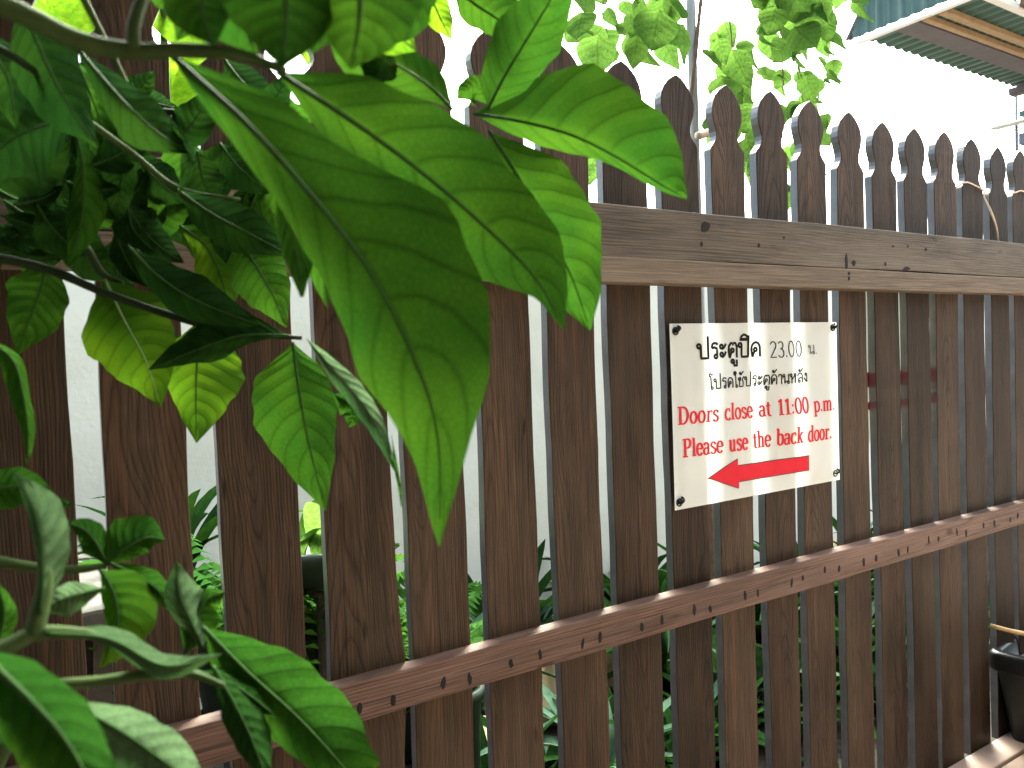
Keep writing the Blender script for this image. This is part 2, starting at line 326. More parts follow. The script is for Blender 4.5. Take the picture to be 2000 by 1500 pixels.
def picket(i):
    r = random.Random(100+i)
    w = (RIGHT[i]-LEFT[i])/2; xc = (RIGHT[i]+LEFT[i])/2; sc = w/0.042
    dt = r.uniform(-.005, .005)
    ph = [r.uniform(0, 6.28) for _ in range(4)]
    zs = [.3355-.03*k for k in range(1, 42)]; zs = [z for z in zs if z > -.93+BOT+.02]+[BOT-.93]
    side = [(h[0]*sc, h[1]+dt) for h in HEAD]+[(w, z+dt*max(0, 1+z)) for z in zs]
    def wob(z, s): return 0.0009*math.sin(9*z+ph[s])+0.0006*math.sin(31*z+ph[s+2])+r.uniform(-.00025, .00025)
    lean = r.uniform(-.005, .005)
    Lp = [(-x+wob(z, 0)*(x > .03)+lean*(z-.2), z+.93) for x, z in side]; Rp = [(x+wob(z, 1)*(x > .03)+lean*(z-.2), z+.93) for x, z in side[1:]]
    if i == 3: Rp = [(x+(0.007*math.exp(-((z-.53)/.09)**2)), z) for x, z in Rp]      # bulging knot on one edge
    # vertical strips: left/right pairs give clean quads
    pairs = [(Lp[0], Lp[0])]+[(Lp[k+1], Rp[k]) for k in range(len(Rp))]
    bow = r.uniform(-.0012, .0012)
    bm = bmesh.new(); rows = {}
    for f, y in (('f', 0.0), ('b', THK)):
        rows[f] = []
        for k, (a, b) in enumerate(pairs):
            yy = y+bow*math.sin(3.1*a[1])+r.uniform(-.0002, .0002)
            if k == 0: rows[f].append([bm.verts.new((a[0], yy, a[1]))]*2)
            else: rows[f].append([bm.verts.new((a[0], yy, a[1])), bm.verts.new((b[0], yy, b[1]))])
    edges_bev = []
    for f in 'fb':
        for k in range(len(pairs)-1):
            p, q = rows[f][k], rows[f][k+1]
            vv = [p[0], q[0], q[1]] if k == 0 else [p[0], q[0], q[1], p[1]]
            bm.faces.new(vv if f == 'f' else vv[::-1])
    for k in range(len(pairs)-1):
        for s in (0, 1):
            a, b, c, d = rows['f'][k][s], rows['f'][k+1][s], rows['b'][k+1][s], rows['b'][k][s]
            bm.faces.new((a, d, c, b) if s == 0 else (a, b, c, d))
    bm.faces.new((rows['f'][-1][0], rows['b'][-1][0], rows['b'][-1][1], rows['f'][-1][1]))
    bm.normal_update()
    sharp = [e for e in bm.edges if len(e.link_faces) == 2 and e.calc_face_angle() > 1.0]
    bmesh.ops.bevel(bm, geom=sharp, offset=.0011, segments=2, affect='EDGES', profile=.5)
    bm.normal_update()
    for fc in bm.faces: fc.material_index = 1 if abs(fc.normal.y) < .35 else 0
    me = bpy.data.meshes.new('picket'); bm.to_mesh(me); bm.free()
    me.materials.append(M['picket']); me.materials.append(M['edge'])
    return obj('picket', me, fence, None, (xc, 0, 0))
PK = {i: picket(i) for i in range(-6, 30)}

def board(name, x0, x1, y0, y1, z0, z1, mat, parent, seg=60, amp=.0012, bev=.0016):
    r = random.Random(hash(name) % 999); ph = [r.uniform(0, 6) for _ in range(4)]
    bm = bmesh.new(); R4 = []
    for k in range(seg+1):
        x = x0+(x1-x0)*k/seg; a = amp*math.sin(3.3*x+ph[0])+amp*.5*math.sin(11*x+ph[1]); b = amp*math.sin(2.9*x+ph[2])+amp*.6*math.sin(13*x+ph[3])
        R4.append([bm.verts.new((x, y0, z0+b)), bm.verts.new((x, y1, z0+b)), bm.verts.new((x, y1, z1+a)), bm.verts.new((x, y0, z1+a))])
    for k in range(seg):
        for j in range(4):
            bm.faces.new((R4[k][j], R4[k][(j+1) % 4], R4[k+1][(j+1) % 4], R4[k+1][j]))
    bm.faces.new(R4[0][::-1]); bm.faces.new(R4[-1])
    bmesh.ops.recalc_face_normals(bm, faces=bm.faces[:])
    lng = [e for e in bm.edges if len(e.link_faces) == 2 and e.calc_face_angle() > 1.0]
    bmesh.ops.bevel(bm, geom=lng, offset=bev, segments=2, affect='EDGES', profile=.5)
    me = bpy.data.meshes.new(name); bm.to_mesh(me); bm.free()
    return obj(name, me, parent, mat)
YU, YL = -.0385, -.0255
up = board('upper_rail', -1.2, 3.4, YU, -.0008, 1.0712, 1.148, M['rail_up'], fence)
lip = board('rail_lip', -1.2, 3.4, YU-.0018, -.0008, 1.0340, 1.0705, M['rail_lip'], fence, amp=.0005)
lo = board('lower_rail', -1.2, 3.4, YL, -.0008, .4976, .5487, M['rail_lo'], fence)
def gouge(px, py, Y, w, h, parent, name='nail_hole', tilt=0.0, depth=.0007):
    w *= 1.4; h *= 1.4; c = on_y(px, py, Y); n = 9; r = random.Random(int(px*7+py)); V = []
    for k in range(n):
        a = 2*math.pi*k/n; q = r.uniform(.75, 1.15)
        x, z = w/2*q*math.cos(a), h/2*q*math.sin(a); x, z = x*math.cos(tilt)-z*math.sin(tilt), x*math.sin(tilt)+z*math.cos(tilt)
        V.append((c[0]+x, Y-depth, c[2]+z))
    V += [(v[0]*1.0, Y+.003, v[2]) for v in V[:n]]
    me = mesh(name, V, [tuple(range(n))]+[(k, n+k, n+(k+1) % n, (k+1) % n) for k in range(n)])
    o = obj(name, me, parent, M['hole']); return o
for px, py in [(702, 1383), (768, 1368), (866, 1333), (917, 1325), (998, 1295), (1055, 1278), (1138, 1257), (1172, 1246), (1254, 1224), (1293, 1211), (1356, 1190), (1387, 1189), (1455, 1163), (1480, 1158), (1546, 1138), (1568, 1129), (1611, 1113), (1639, 1111), (1687, 1098), (1711, 1091), (1755, 1079), (1773, 1073), (1814, 1055), (1833, 1052), (1869, 1039), (1887, 1041), (1921, 1026), (1942, 1022), (1973, 1015), (1988, 1007)]:
    gouge(px, py, YL, rnd.uniform(.0035, .0055), rnd.uniform(.009, .014), lo, tilt=rnd.uniform(-.25, .15))
for px, py, w, h, t in [(1378, 443, .015, .014, .4), (1370, 476, .004, .006, 0), (1482, 479, .004, .006, 0), (1531, 464, .004, .003, 0), (1653, 511, .006, .022, 0), (1667, 514, .008, .008, 0.5), (1729, 516, .004, .006, 0), (1770, 525, .020, .006, .1), (1808, 487, .006, .004, .3), (1744, 481, .006, .003, 0), (1773, 481, .004, .003, 0)]:
    gouge(px, py, YU, w, h, up, 'knot_hole', t)
for px, py in [(1658, 534), (1658, 544)]: gouge(px, py, YU-.0018, .004, .005, lip)
gouge(1441, 1372, 0, .0125, .022, PK[9], 'knot_hole', .05)
for o in PK[9].children: o.location = (-PK[9].location[0], 0, 0)

# ------------------------------------------------------------------ strokes for the printed lettering
def A(cx, cy, rx, ry, a0, a1, n=14):
    return [(cx+rx*math.cos(R_(a0+(a1-a0)*k/n)), cy+ry*math.sin(R_(a0+(a1-a0)*k/n))) for k in range(n+1)]
def sf(x, y, w=.30): return ('f', [(x-w/2, y), (x+w/2, y)])       # slab serif
def S(*p): return ('s', list(p))
def C(p): return ('s', p)
def dot(x, y, r=.085): return ('d', (x, y, r))
BOWL = lambda cx: A(cx, .33, .22, .33, 0, 360, 22)
LAT = {
 'D': (.86, [S((.2, 0), (.2, 1)), C([(.2, .98)]+A(.36, .5, .36, .48, 90, -90)+[(.2, .02)]), sf(.17, .98), sf(.17, .02)]),
 'P': (.74, [S((.2, 0), (.2, 1)), C([(.2, .98)]+A(.38, .74, .25, .24, 90, -90)+[(.2, .5)]), sf(.17, .98), sf(.2, .02, .4)]),
 'o': (.60, [C(BOWL(.30))]), '0': (.64, [C(A(.32, .5, .23, .5, 0, 360, 24))]),
 'r': (.48, [S((.18, 0), (.18, .66)), C(A(.36, .44, .18, .2, 180, 65)), dot(.42, .58, .07), sf(.18, .02, .34), sf(.11, .64, .16)]),
 's': (.48, [C([(.40, .50)]+A(.25, .5, .15, .15, 20, 215)+[(.22, .37), (.33, .28)]+A(.24, .17, .17, .17, 30, -165))]),
 'c': (.52, [C(A(.30, .33, .22, .33, 50, 320, 20)), dot(.43, .53, .065)]),
 'l': (.34, [S((.17, 0), (.17, 1)), sf(.17, .02), sf(.10, .98, .16)]),
 'e': (.54, [C([(.09, .36), (.48, .36)]+A(.29, .33, .21, .33, 8, 322, 22))]),
 'a': (.56, [C([(.1, .52)]+A(.26, .48, .16, .17, 150, 0)+[(.42, .1), (.47, .02), (.54, .04)]), C([(.42, .38)]+A(.24, .18, .17, .18, 75, 330))]),
 't': (.40, [C([(.19, .86), (.19, .15)]+A(.30, .13, .11, .12, 180, 310)), ('f', [(.03, .64), (.36, .64)])]),
 '1': (.50, [S((.27, 0), (.27, 1)), S((.27, .97), (.08, .82)), sf(.27, .02, .38)]),
 ':': (.30, [dot(.15, .10, .08), dot(.15, .55, .08)]), '.': (.28, [dot(.14, .08, .08)]), ' ': (.46, []),
 'p': (.62, [S((.17, -.30), (.17, .66)), C(A(.34, .33, .22, .33, 150, -150, 18)), sf(.17, -.28), sf(.10, .64, .16)]),
 'm': (.96, [S((.17, 0), (.17, .66)), C([(.17, .45)]+A(.33, .45, .15, .2, 180, 0)+[(.48, 0)]), C([(.48, .45)]+A(.64, .45, .15, .2, 180, 0)+[(.79, 0)]), sf(.17, .02, .26), sf(.48, .02, .26), sf(.79, .02, .26), sf(.10, .64, .14)]),
 'u': (.64, [C([(.16, .64), (.16, .2)]+A(.31, .2, .15, .2, 180, 360)+[(.46, .25)]), S((.46, .66), (.46, 0)), sf(.10, .64, .18), sf(.41, .64, .16), sf(.52, .02, .16)]),
 'h': (.66, [S((.17, 0), (.17, 1)), C([(.17, .45)]+A(.33, .45, .16, .2, 180, 0)+[(.49, 0)]), sf(.17, .02), sf(.49, .02), sf(.10, .98, .16)]),
 'b': (.62, [S((.17, .04), (.17, 1)), C(A(.34, .33, .22, .33, 150, -150, 18)), sf(.10, .98, .16)]),
 'd': (.62, [S((.45, 0), (.45, 1)), C(A(.28, .33, .22, .33, 30, 330, 18)), sf(.38, .98, .16), sf(.52, .02, .14)]),
 'k': (.62, [S((.17, 0), (.17, 1)), S((.17, .3), (.46, .62)), S((.26, .40), (.50, .02)), sf(.17, .02), sf(.10, .98, .16), sf(.46, .64, .24), sf(.50, .02, .24)]),
}
lp = lambda x, y, r=.11: A(x, y, r, r*1.15, 0, 360, 12)
THA = {
 'ป': (.84, [C(lp(.13, .80)), C([(.24, .80), (.24, .04), (.70, .04), (.72, 1.42)])]),
 'ร': (.62, [C([(.10, .66), (.16, .86)]+A(.33, .80, .20, .17, 150, 20)), C([(.10, .66), (.30, .70), (.46, .62), (.46, .2)]), C(lp(.36, .13, .10))]),
 'ะ': (.58, [C(lp(.16, .74, .10)), C([(.08, .66), (.24, .60), (.36, .70), (.48, .92)]), C(lp(.16, .24, .10)), C([(.08, .14), (.24, .08), (.36, .20), (.48, .42)])]),
 'ต': (.78, [C([(.16, 0), (.10, .45)]+[(.12, .75), (.24, .93), (.34, .95), (.40, .82), (.46, .95), (.58, .93), (.68, .70), (.68, 0)]), C(lp(.36, .48, .10)), C([(.30, .38), (.16, 0)])]),
 'ด': (.78, [C([(.16, 0), (.10, .45)]+A(.39, .55, .29, .40, 170, 0)+[(.68, 0)]), C(lp(.36, .48, .10)), C([(.30, .38), (.16, 0)])]),
 'ู': (0, [C(lp(-.42, -.22, .09)), C([(-.33, -.22), (-.33, -.50), (-.12, -.50), (-.12, -.12)])]),
 'ิ': (0, [C([(-.70, 1.14), (-.62, 1.36), (-.45, 1.48), (-.26, 1.40), (-.16, 1.14), (-.70, 1.14)]), S((-.62, 1.19), (-.20, 1.19))]),
 'โ': (.52, [C(lp(.34, .10, .10)), C([(.25, .10), (.25, 1.12), (.10, 1.22), (.10, 1.34), (.22, 1.44), (.34, 1.30), (.46, 1.34)])]),
 'ใ': (.50, [C(lp(.36, .10, .10)), C([(.27, .10), (.27, 1.10), (.10, 1.20)]+A(.20, 1.34, .14, .14, 200, -60)), C(lp(.20, 1.30, .06))]),
 'ช': (.80, [C(lp(.16, .76, .09)), C([(.22, .86), (.34, .92), (.36, .72), (.22, .55), (.22, .04), (.64, .04), (.64, .50), (.52, .66), (.60, .80), (.74, .98)])]),
 '้': (0, [C(lp(-.50, 1.30, .07)), C([(-.56, 1.20), (-.36, 1.16), (-.28, 1.30), (-.10, 1.48)])]),
 'า': (.56, [C([(.08, .72)]+A(.26, .72, .18, .23, 150, 0)+[(.44, 0)])]),
 'น': (.82, [C(lp(.13, .80)), C([(.24, .80), (.24, .04)]), C([(.24, .12), (.50, .24), (.66, .20)]), C(lp(.64, .12, .10)), S((.66, .2), (.66, .96))]),
 'ห': (.86, [C(lp(.13, .80)), S((.24, .86), (.24, 0)), C([(.24, .36), (.46, .60), (.60, .78)]), C(lp(.64, .82, .10)), S((.66, .70), (.66, 0))]),
 'ล': (.78, [C([(.10, .66)]+A(.39, .62, .29, .33, 165, 0)+[(.68, 0)]), C([(.68, .45), (.40, .50), (.18, .36), (.18, .12)]), C(lp(.28, .13, .10))]),
 'ั': (0, [C(lp(-.46, 1.24, .07)), C([(-.53, 1.14), (-.36, 1.10), (-.22, 1.20), (-.06, 1.44)])]),
 'ง': (.62, [C(lp(.34, .82, .09)), C([(.44, .82), (.46, .04)]), S((.46, .04), (.08, .46))]),
 '2': (.62, [C(A(.30, .74, .22, .24, 165, -30)+[(.08, .03), (.54, .03)])]),
 '3': (.60, [C(A(.28, .75, .20, .22, 150, -90)+[(.24, .53)]), C([(.24, .53)]+A(.28, .27, .23, .26, 90, -155))]),
 '0': (.60, [C(A(.29, .5, .21, .48, 0, 360, 24))]), '.': (.26, [dot(.12, .07, .06)]), ' ': (.5, []),
}
SX0, SX1, SZ1, SZ0 = .862, 1.288, .045+.93, -.252+.93
def sheet_y(u, v):
    e = (4*u*(1-u))*(4*v*(1-v))
    return -.0085-.0040*e*math.sin(7.2*u+2.2*v+.4)-.0024*e*math.sin(15*u-5*v)-.0014*e*math.sin(4*u+17*v+1)-.0030*math.exp(-((u-.05)/.05)**2)*math.sin(3.1*v)*.6-.0016*e
def sp(u, v, lift): return (SX0+(SX1-SX0)*u, sheet_y(u, v)-lift, SZ1+(SZ0-SZ1)*v)
def strip(P, wf, closed=False):
    P = np.asarray(P, float)
    keep = [0]+[i for i in range(1, len(P)) if np.linalg.norm(P[i]-P[i-1]) > 1e-4]; P = P[keep]
    Q = []
    for i in range(len(P)-1):
        n = max(1, int(np.linalg.norm(P[i+1]-P[i])/.12)); Q += [P[i]+(P[i+1]-P[i])*k/n for k in range(n)]
    Q = np.array(Q+[P[-1]]); T = np.gradient(Q, axis=0)
    cl = np.linalg.norm(Q[0]-Q[-1]) < 1e-3
    if cl: T[0] = T[-1] = (Q[1]-Q[-2])/2
    T /= np.linalg.norm(T, axis=1)[:, None]+1e-9; N = np.stack([-T[:, 1], T[:, 0]], 1)
    w = np.array([wf(t) for t in T])[:, None]/2
    return Q+N*w, Q-N*w
def print_glyphs(text, font, u0, u1, base, h, nib, mat, parent, slope=0.0):
    tot = sum(font[c][0] for c in text); sx = (u1-u0)/tot; sy = h; x = 0.0; WU = .426; HV = .297
    for ch in text:
        adv, strokes = font[ch]; V, Fc = [], []; lift = .0006
        def put(p):
            u = u0+(x+p[0])*sx; v = base-p[1]*sy+slope*(u-u0); return sp(u, v, lift)
        for kind, d in strokes:
            lift += .00004; b = len(V)
            if kind == 'd':
                ry = d[2]; rx = d[2]*sy*HV/(sx*WU)
                V += [put((d[0]+rx*math.cos(a*math.pi/6), d[1]+ry*math.sin(a*math.pi/6))) for a in range(12)]; Fc.append(tuple(range(b, b+12)))
                continue
            # work in true proportions so stroke widths are even
            asp = (sx*WU)/(sy*HV)
            P = [(q[0]*asp, q[1]) for q in d]
            wf = (lambda t: nib[2]) if kind == 'f' else (lambda t: nib[0]+(nib[1]-nib[0])*abs(t[1])**1.3)
            a_, b_ = strip(P, wf)
            for q, r in zip(a_, b_): V += [put((q[0]/asp, q[1])), put((r[0]/asp, r[1]))]
            for k in range(len(a_)-1): Fc.append((b+2*k, b+2*k+1, b+2*k+3, b+2*k+2))
        if V: obj('letter', mesh('letter', V, Fc), parent, mat)
        x += adv
# ------------------------------------------------------------------ front sign
def bannermat(name, c, tf):
    k = NT(name); tc = k.n('ShaderNodeTexCoord'); no = k.n('ShaderNodeTexNoise', i_Scale=14.0, i_Detail=3.0); k.l(tc.outputs['Object'], no.inputs['Vector'])
    k.l(k.mix(no.outputs[0], (c[0]*.93, c[1]*.93, c[2]*.91), c), k.b.inputs['Base Color']); k.b.inputs['Roughness'].default_value = .38
    tb = k.n('ShaderNodeBsdfTranslucent'); tb.inputs[0].default_value = (c[0], c[1], c[2]*.95, 1)
    mx = k.n('ShaderNodeMixShader'); mx.inputs[0].default_value = tf; k.l(k.b.outputs[0], mx.inputs[1]); k.l(tb.outputs[0], mx.inputs[2]); k.l(mx.outputs[0], k.t.nodes['Material Output'].inputs[0])
    wv = k.n('ShaderNodeTexNoise', i_Scale=9.0, i_Detail=2.0); k.l(tc.outputs['Object'], wv.inputs['Vector'])
    bp = k.n('ShaderNodeBump', i_Strength=.6, i_Distance=.008); k.l(wv.outputs[0], bp.inputs['Height']); k.l(bp.outputs[0], k.b.inputs['Normal'])
    return k.m
M['banner'] = bannermat('white_vinyl_banner', (.76, .79, .775), .30)
M['ink_black'] = plain('black_print', (.008, .0075, .0075), rough=.7, spec=.1)
M['ink_red'] = plain('red_print', (.52, .014, .03), (.58, .02, .038), rough=.7, scale=40, spec=.1)
M['ink_line'] = plain('dark_red_outline', (.06, .012, .016), rough=.5)
sign = thing('door_sign', 'white vinyl sign with Thai and English closing notice and red arrow', 'sign', (.862, -.005, .678))
NU, NV = 44, 32
SV = [sp(i/NU, j/NV, 0) for j in range(NV+1) for i in range(NU+1)]
SF = [(j*(NU+1)+i, (j+1)*(NU+1)+i, (j+1)*(NU+1)+i+1, j*(NU+1)+i+1) for j in range(NV) for i in range(NU)]
sheet = wchild('sheet', mesh('sheet', SV, SF, M['banner'], True), sign)
print_glyphs('ประตูปิด', THA, .134, .505, .196, .088, (.16, .20, .16), M['ink_black'], sheet)
print_glyphs('23.00', THA, .553, .762, .207, .097, (.065, .095, .07), M['ink_black'], sheet)
print_glyphs('น.', THA, .800, .858, .195, .060, (.06, .10, .06), M['ink_black'], sheet)
print_glyphs('โปรดใช้ประตูด้านหลัง', THA, .185, .792, .364, .060, (.12, .17, .12), M['ink_black'], sheet)
print_glyphs('Doors close at 11:00 p.m.', LAT, .022, .975, .541, .094, (.085, .185, .07), M['ink_red'], sheet, .012)
print_glyphs('Please use the back door.', LAT, .043, .950, .720, .098, (.085, .185, .07), M['ink_red'], sheet, .012)
AR = [(.186, .856), (.347, .774), (.347, .814), (.777, .818), (.778, .901), (.352, .901), (.351, .938)]
def flat_poly(name, pts, lift, mat, parent):
    bm = bmesh.new(); f = bm.faces.new([bm.verts.new((p[0], p[1], 0)) for p in pts])
    bmesh.ops.triangulate(bm, faces=[f])
    for _ in range(3): bmesh.ops.subdivide_edges(bm, edges=bm.edges[:], cuts=1, use_grid_fill=True)
    for v in bm.verts: v.co = sp(v.co[0], v.co[1], lift)
    me = bpy.data.meshes.new(name); bm.to_mesh(me); bm.free(); return obj(name, me, parent, mat)
cen = (.45, .857)
flat_poly('arrow_outline', [(p[0]+(p[0]-cen[0])*.012+(.0 if k else -.006), p[1]+(.006 if p[1] > .857 else -.006)*(0 if k == 0 else 1)) for k, p in enumerate(AR)], .0006, M['ink_line'], sheet)
flat_poly('arrow', AR, .0009, M['ink_red'], sheet)
def torus_mesh(name, c, R, r, mat, ns=18, nr=8, axis='y'):
    V, Fc = [], []
    for i in range(ns):
        a = 2*math.pi*i/ns
        for j in range(nr):
            b = 2*math.pi*j/nr; q = R+r*math.cos(b); V.append((c[0]+q*math.cos(a), c[1]+r*math.sin(b), c[2]+q*math.sin(a)))
    for i in range(ns):
        for j in range(nr): Fc.append((i*nr+j, ((i+1) % ns)*nr+j, ((i+1) % ns)*nr+(j+1) % nr, i*nr+(j+1) % nr))
    return mesh(name, V, Fc, mat, True)
M['brass'] = plain('tarnished_eyelet', (.10, .09, .08), (.16, .15, .13), .4, 60, metal=.7)
for (u, v, full) in ((.028, .040, 1), (.972, .035, 1), (.968, .955, 0), (.022, .960, 1)):
    c = sp(u, v, .001)
    obj('eyelet', torus_mesh('eyelet', c, .0055, .0014, M['brass'] if not full else M['black']), sheet)
    obj('tie', tube_mesh('tie', [(c[0]-.001, c[1]+.006, c[2]), (c[0], c[1]-.004, c[2]+.001), (c[0]+.005, c[1]-.0045, c[2]+.005), (c[0]+.008, c[1]+.008, c[2]+.010)], [.0028 if full else .0015, .0034 if full else .0015, .0022, .0015], M['black']), sheet)

# ------------------------------------------------------------------ second notice tied to the back of the fence
back = thing('back_sign', 'white notice with red print tied behind the fence, glimpsed through narrow gaps', 'sign', (1.36, THK+.006, .70))
wchild('sheet', box_mesh('sheet', (1.372, THK+.005, .735), (1.648, THK+.007, 1.08), M['banner']), back)
for z0, z1 in ((.845, .875), (.80, .815)): wchild('red_band', box_mesh('red_band', (1.385, THK+.0028, z0), (1.64, THK+.0044, z1), M['ink_red']), back)

# ------------------------------------------------------------------ leaf builder (pixel outlines at their own distances)
def leaf(parent, mid, L, R, fl=.012, fr=.012, mat='leaf', rib='midrib', wave=.0036, n=26, m=6, seed=None, edge=.045, ribr=.0011, name='leaf'):
    r = random.Random(seed if seed is not None else int(mid[0][0]*3+mid[-1][1]))
    t = np.linspace(0, 1, n); C_ = catmull(mid, t); Lw = np.maximum(catmull(L, t)[:, 0], .4); Rw = np.maximum(catmull(R, t)[:, 0], .4)
    T = np.gradient(C_[:, :2], axis=0); T /= np.linalg.norm(T, axis=1)[:, None]+1e-9
    p1, p2, p3, p4 = [r.uniform(0, 6.28) for _ in range(4)]
    V, UV, Fc = [], [], []
    for i in range(n):
        nx, ny = -T[i][1], T[i][0]
        for j in range(-m, m+1):
            u = j/m; W = Lw[i] if u < 0 else Rw[i]; s = 1 if u < 0 else -1
            W = W*(1+edge*math.sin(19*t[i]+(p1 if u < 0 else p2))*abs(u)+edge*.6*math.sin(43*t[i]+p3+u))
            x = C_[i][0]+s*nx*W*abs(u); y = C_[i][1]+s*ny*W*abs(u)
            f = (fl if u < 0 else fr)*abs(u)**1.4*math.sin(math.pi*min(1, .12+t[i]*.9))
            d = C_[i][2]+f+wave*abs(u)**1.5*math.sin(15*t[i]+(p2 if u < 0 else p4))+wave*.15*abs(math.sin(math.pi*(9*t[i]-1.6*abs(u))))*(1-abs(u)*.5)
            V.append(pt(x, y, d)); UV.append((u*.5+.5, t[i]))
    k = 2*m+1
    for i in range(n-1):
        for j in range(k-1): Fc.append((i*k+j, i*k+j+1, (i+1)*k+j+1, (i+1)*k+j))
    o = wchild(name, mesh(name, V, Fc, M[mat], True, UV), parent)
    if rib:
        P = [pt(C_[i][0], C_[i][1], C_[i][2]-.0004) for i in range(0, n, 2)]
        q = obj('midrib', tube_mesh('midrib', P, np.linspace(ribr, ribr*.25, len(P)), M[rib], 6, 2*len(P)), o)
    return o
def stem(parent, pts, rad, mat='stem', name='stem', sides=9, bump=.04):
    P = [pt(*q) if len(q) == 3 else q[0] for q in pts]
    return wchild(name, tube_mesh(name, P, rad, M[mat], sides, bump=bump), parent)
def W3(x, y, z): return (np.array([x, y, z]),)

shrub = thing('broadleaf_shrub', 'leafy green shrub with large blurred leaves hanging in front of the fence', 'shrub', (-.30, -.42, 0))
B = shrub
# woody stems from the root (out of frame on the left) to the shoots that enter the picture
wchild('trunk', tube_mesh('trunk', [(-.30, -.42, -.005), (-.31, -.43, .4), (-.28, -.45, .8), (-.24, -.46, 1.1), (-.18, -.50, 1.30)], [.016, .014, .012, .010, .007], M['twig'], 10, bump=.06), B)
wchild('stem', tube_mesh('stem', [(-.30, -.43, .45), (-.20, -.48, .58), (-.10, -.52, .66), tuple(pt(-40, 1290, .40))], [.009, .008, .0055, .0040], M['stem'], 9, bump=.04), B)
wchild('stem', tube_mesh('stem', [(-.18, -.50, 1.30), (-.12, -.54, 1.27), tuple(pt(-60, -20, .36))], [.007, .0055, .0042], M['stem'], 9), B)
wchild('stem', tube_mesh('stem', [(-.27, -.45, .85), (-.16, -.35, 1.02), tuple(pt(-50, 495, .62))], [.008, .0055, .0035], M['stem_dark'], 9), B)
stem(B, [(-60, -20, .36), (60, 35, .36), (160, 82, .36), (260, 100, .36), (350, 98, .355), (470, 108, .35), (560, 140, .35)], [.0040, .0040, .0038, .0033, .0030, .0024, .0016])
stem(B, [(262, 96, .358), (262, 50, .36), (285, -20, .37), (320, -80, .38)], [.0026, .0024, .0024, .0022])
stem(B, [(-50, 495, .62), (90, 525, .62), (200, 570, .61), (330, 615, .60), (460, 650, .60), (590, 660, .60)], [.0035, .0033, .003, .0028, .0024, .0017], 'stem_dark')
stem(B, [(60, 270, .68), (105, 350, .68), (140, 425, .68), (172, 490, .67), (200, 535, .66), (240, 552, .65)], [.003, .003, .003, .0032, .0032, .0016])
stem(B, [(150, -30, .55), (190, 50, .55), (235, 140, .55), (262, 200, .56)], [.0020, .0020, .0018, .0013])
stem(B, [(60, 150, .60), (170, 235, .60), (260, 300, .60), (350, 368, .60), (470, 390, .60)], [.0022, .0022, .002, .0018, .0012])
stem(B, [(-30, 80, .5), (40, 120, .5), (120, 180, .52), (160, 220, .55)], [.002, .002, .0016, .0012], 'stem_dark')
wchild('twig', tube_mesh('twig', [pt(-60, 190, .70), pt(160, 204, .70), pt(446, 229, .70)], [.0030, .0027, .0026], M['stem_dark'], 8), B)
# --- upper leaves
leaf(B, [(330, 105, .36), (480, 240, .335), (610, 385, .325), (715, 520, .33), (800, 680, .345), (855, 850, .36), (858, 1068, .375)], [0, 48, 64, 92, 106, 68, 1], [0, 72, 122, 190, 178, 68, 1], .02, .03, ribr=.0014, seed=1, edge=.05, wave=.004)
leaf(B, [(540, 140, .37), (700, 245, .375), (840, 350, .385), (960, 455, .395), (1050, 550, .40), (1102, 645, .405)], [0, 60, 95, 110, 80, 25, 1], [0, 90, 125, 120, 105, 55, 1], .03, .02, ribr=.0013, seed=2)
leaf(B, [(955, 255, .47), (1020, 360, .47), (1075, 460, .475), (1120, 550, .48), (1152, 645, .485)], [0, 60, 90, 60, 2], [0, 85, 98, 62, 2], .02, .02, 'leaf', seed=3)
leaf(B, [(925, 222, .50), (1010, 236, .49), (1110, 262, .485), (1200, 305, .49), (1290, 360, .50), (1342, 388, .505)], [0, 30, 36, 18, 12, 1], [0, 78, 138, 128, 78, 1], .012, .03, seed=4)
leaf(B, [(952, 215, .49), (985, 150, .485), (1030, 75, .48), (1075, 0, .48), (1110, -70, .48)], [0, 42, 62, 62, 40, 2], [0, 40, 62, 62, 40, 2], .012, .02, seed=5)
leaf(B, [(955, 205, .51), (935, 172, .51), (910, 175, .51), (892, 193, .51)], [0, 22, 18, 1], [0, 32, 34, 1], .006, .006, rib=None, seed=6)
leaf(B, [(880, -30, .52), (930, 10, .52), (985, 47, .52), (1030, 90, .52)], [0, 40, 30, 1], [0, 60, 50, 1], .01, .01, seed=7)
leaf(B, [(800, -60, .6), (840, -5, .6), (862, 40, .6), (882, 78, .6)], [0, 20, 24, 1], [0, 26, 24, 1], .01, .01, 'leaf_lime', seed=8)
leaf(B, [(885, 215, .46), (840, 170, .455), (780, 130, .45), (700, 95, .445), (640, 70, .44)], [0, 35, 45, 40, 2], [0, 30, 55, 60, 3], .02, .02, seed=9)
leaf(B, [(760, 90, .44), (740, 130, .44), (720, 165, .44)], [0, 45, 2], [0, 40, 2], .01, .01, 'leaf_dark', rib=None, seed=10)
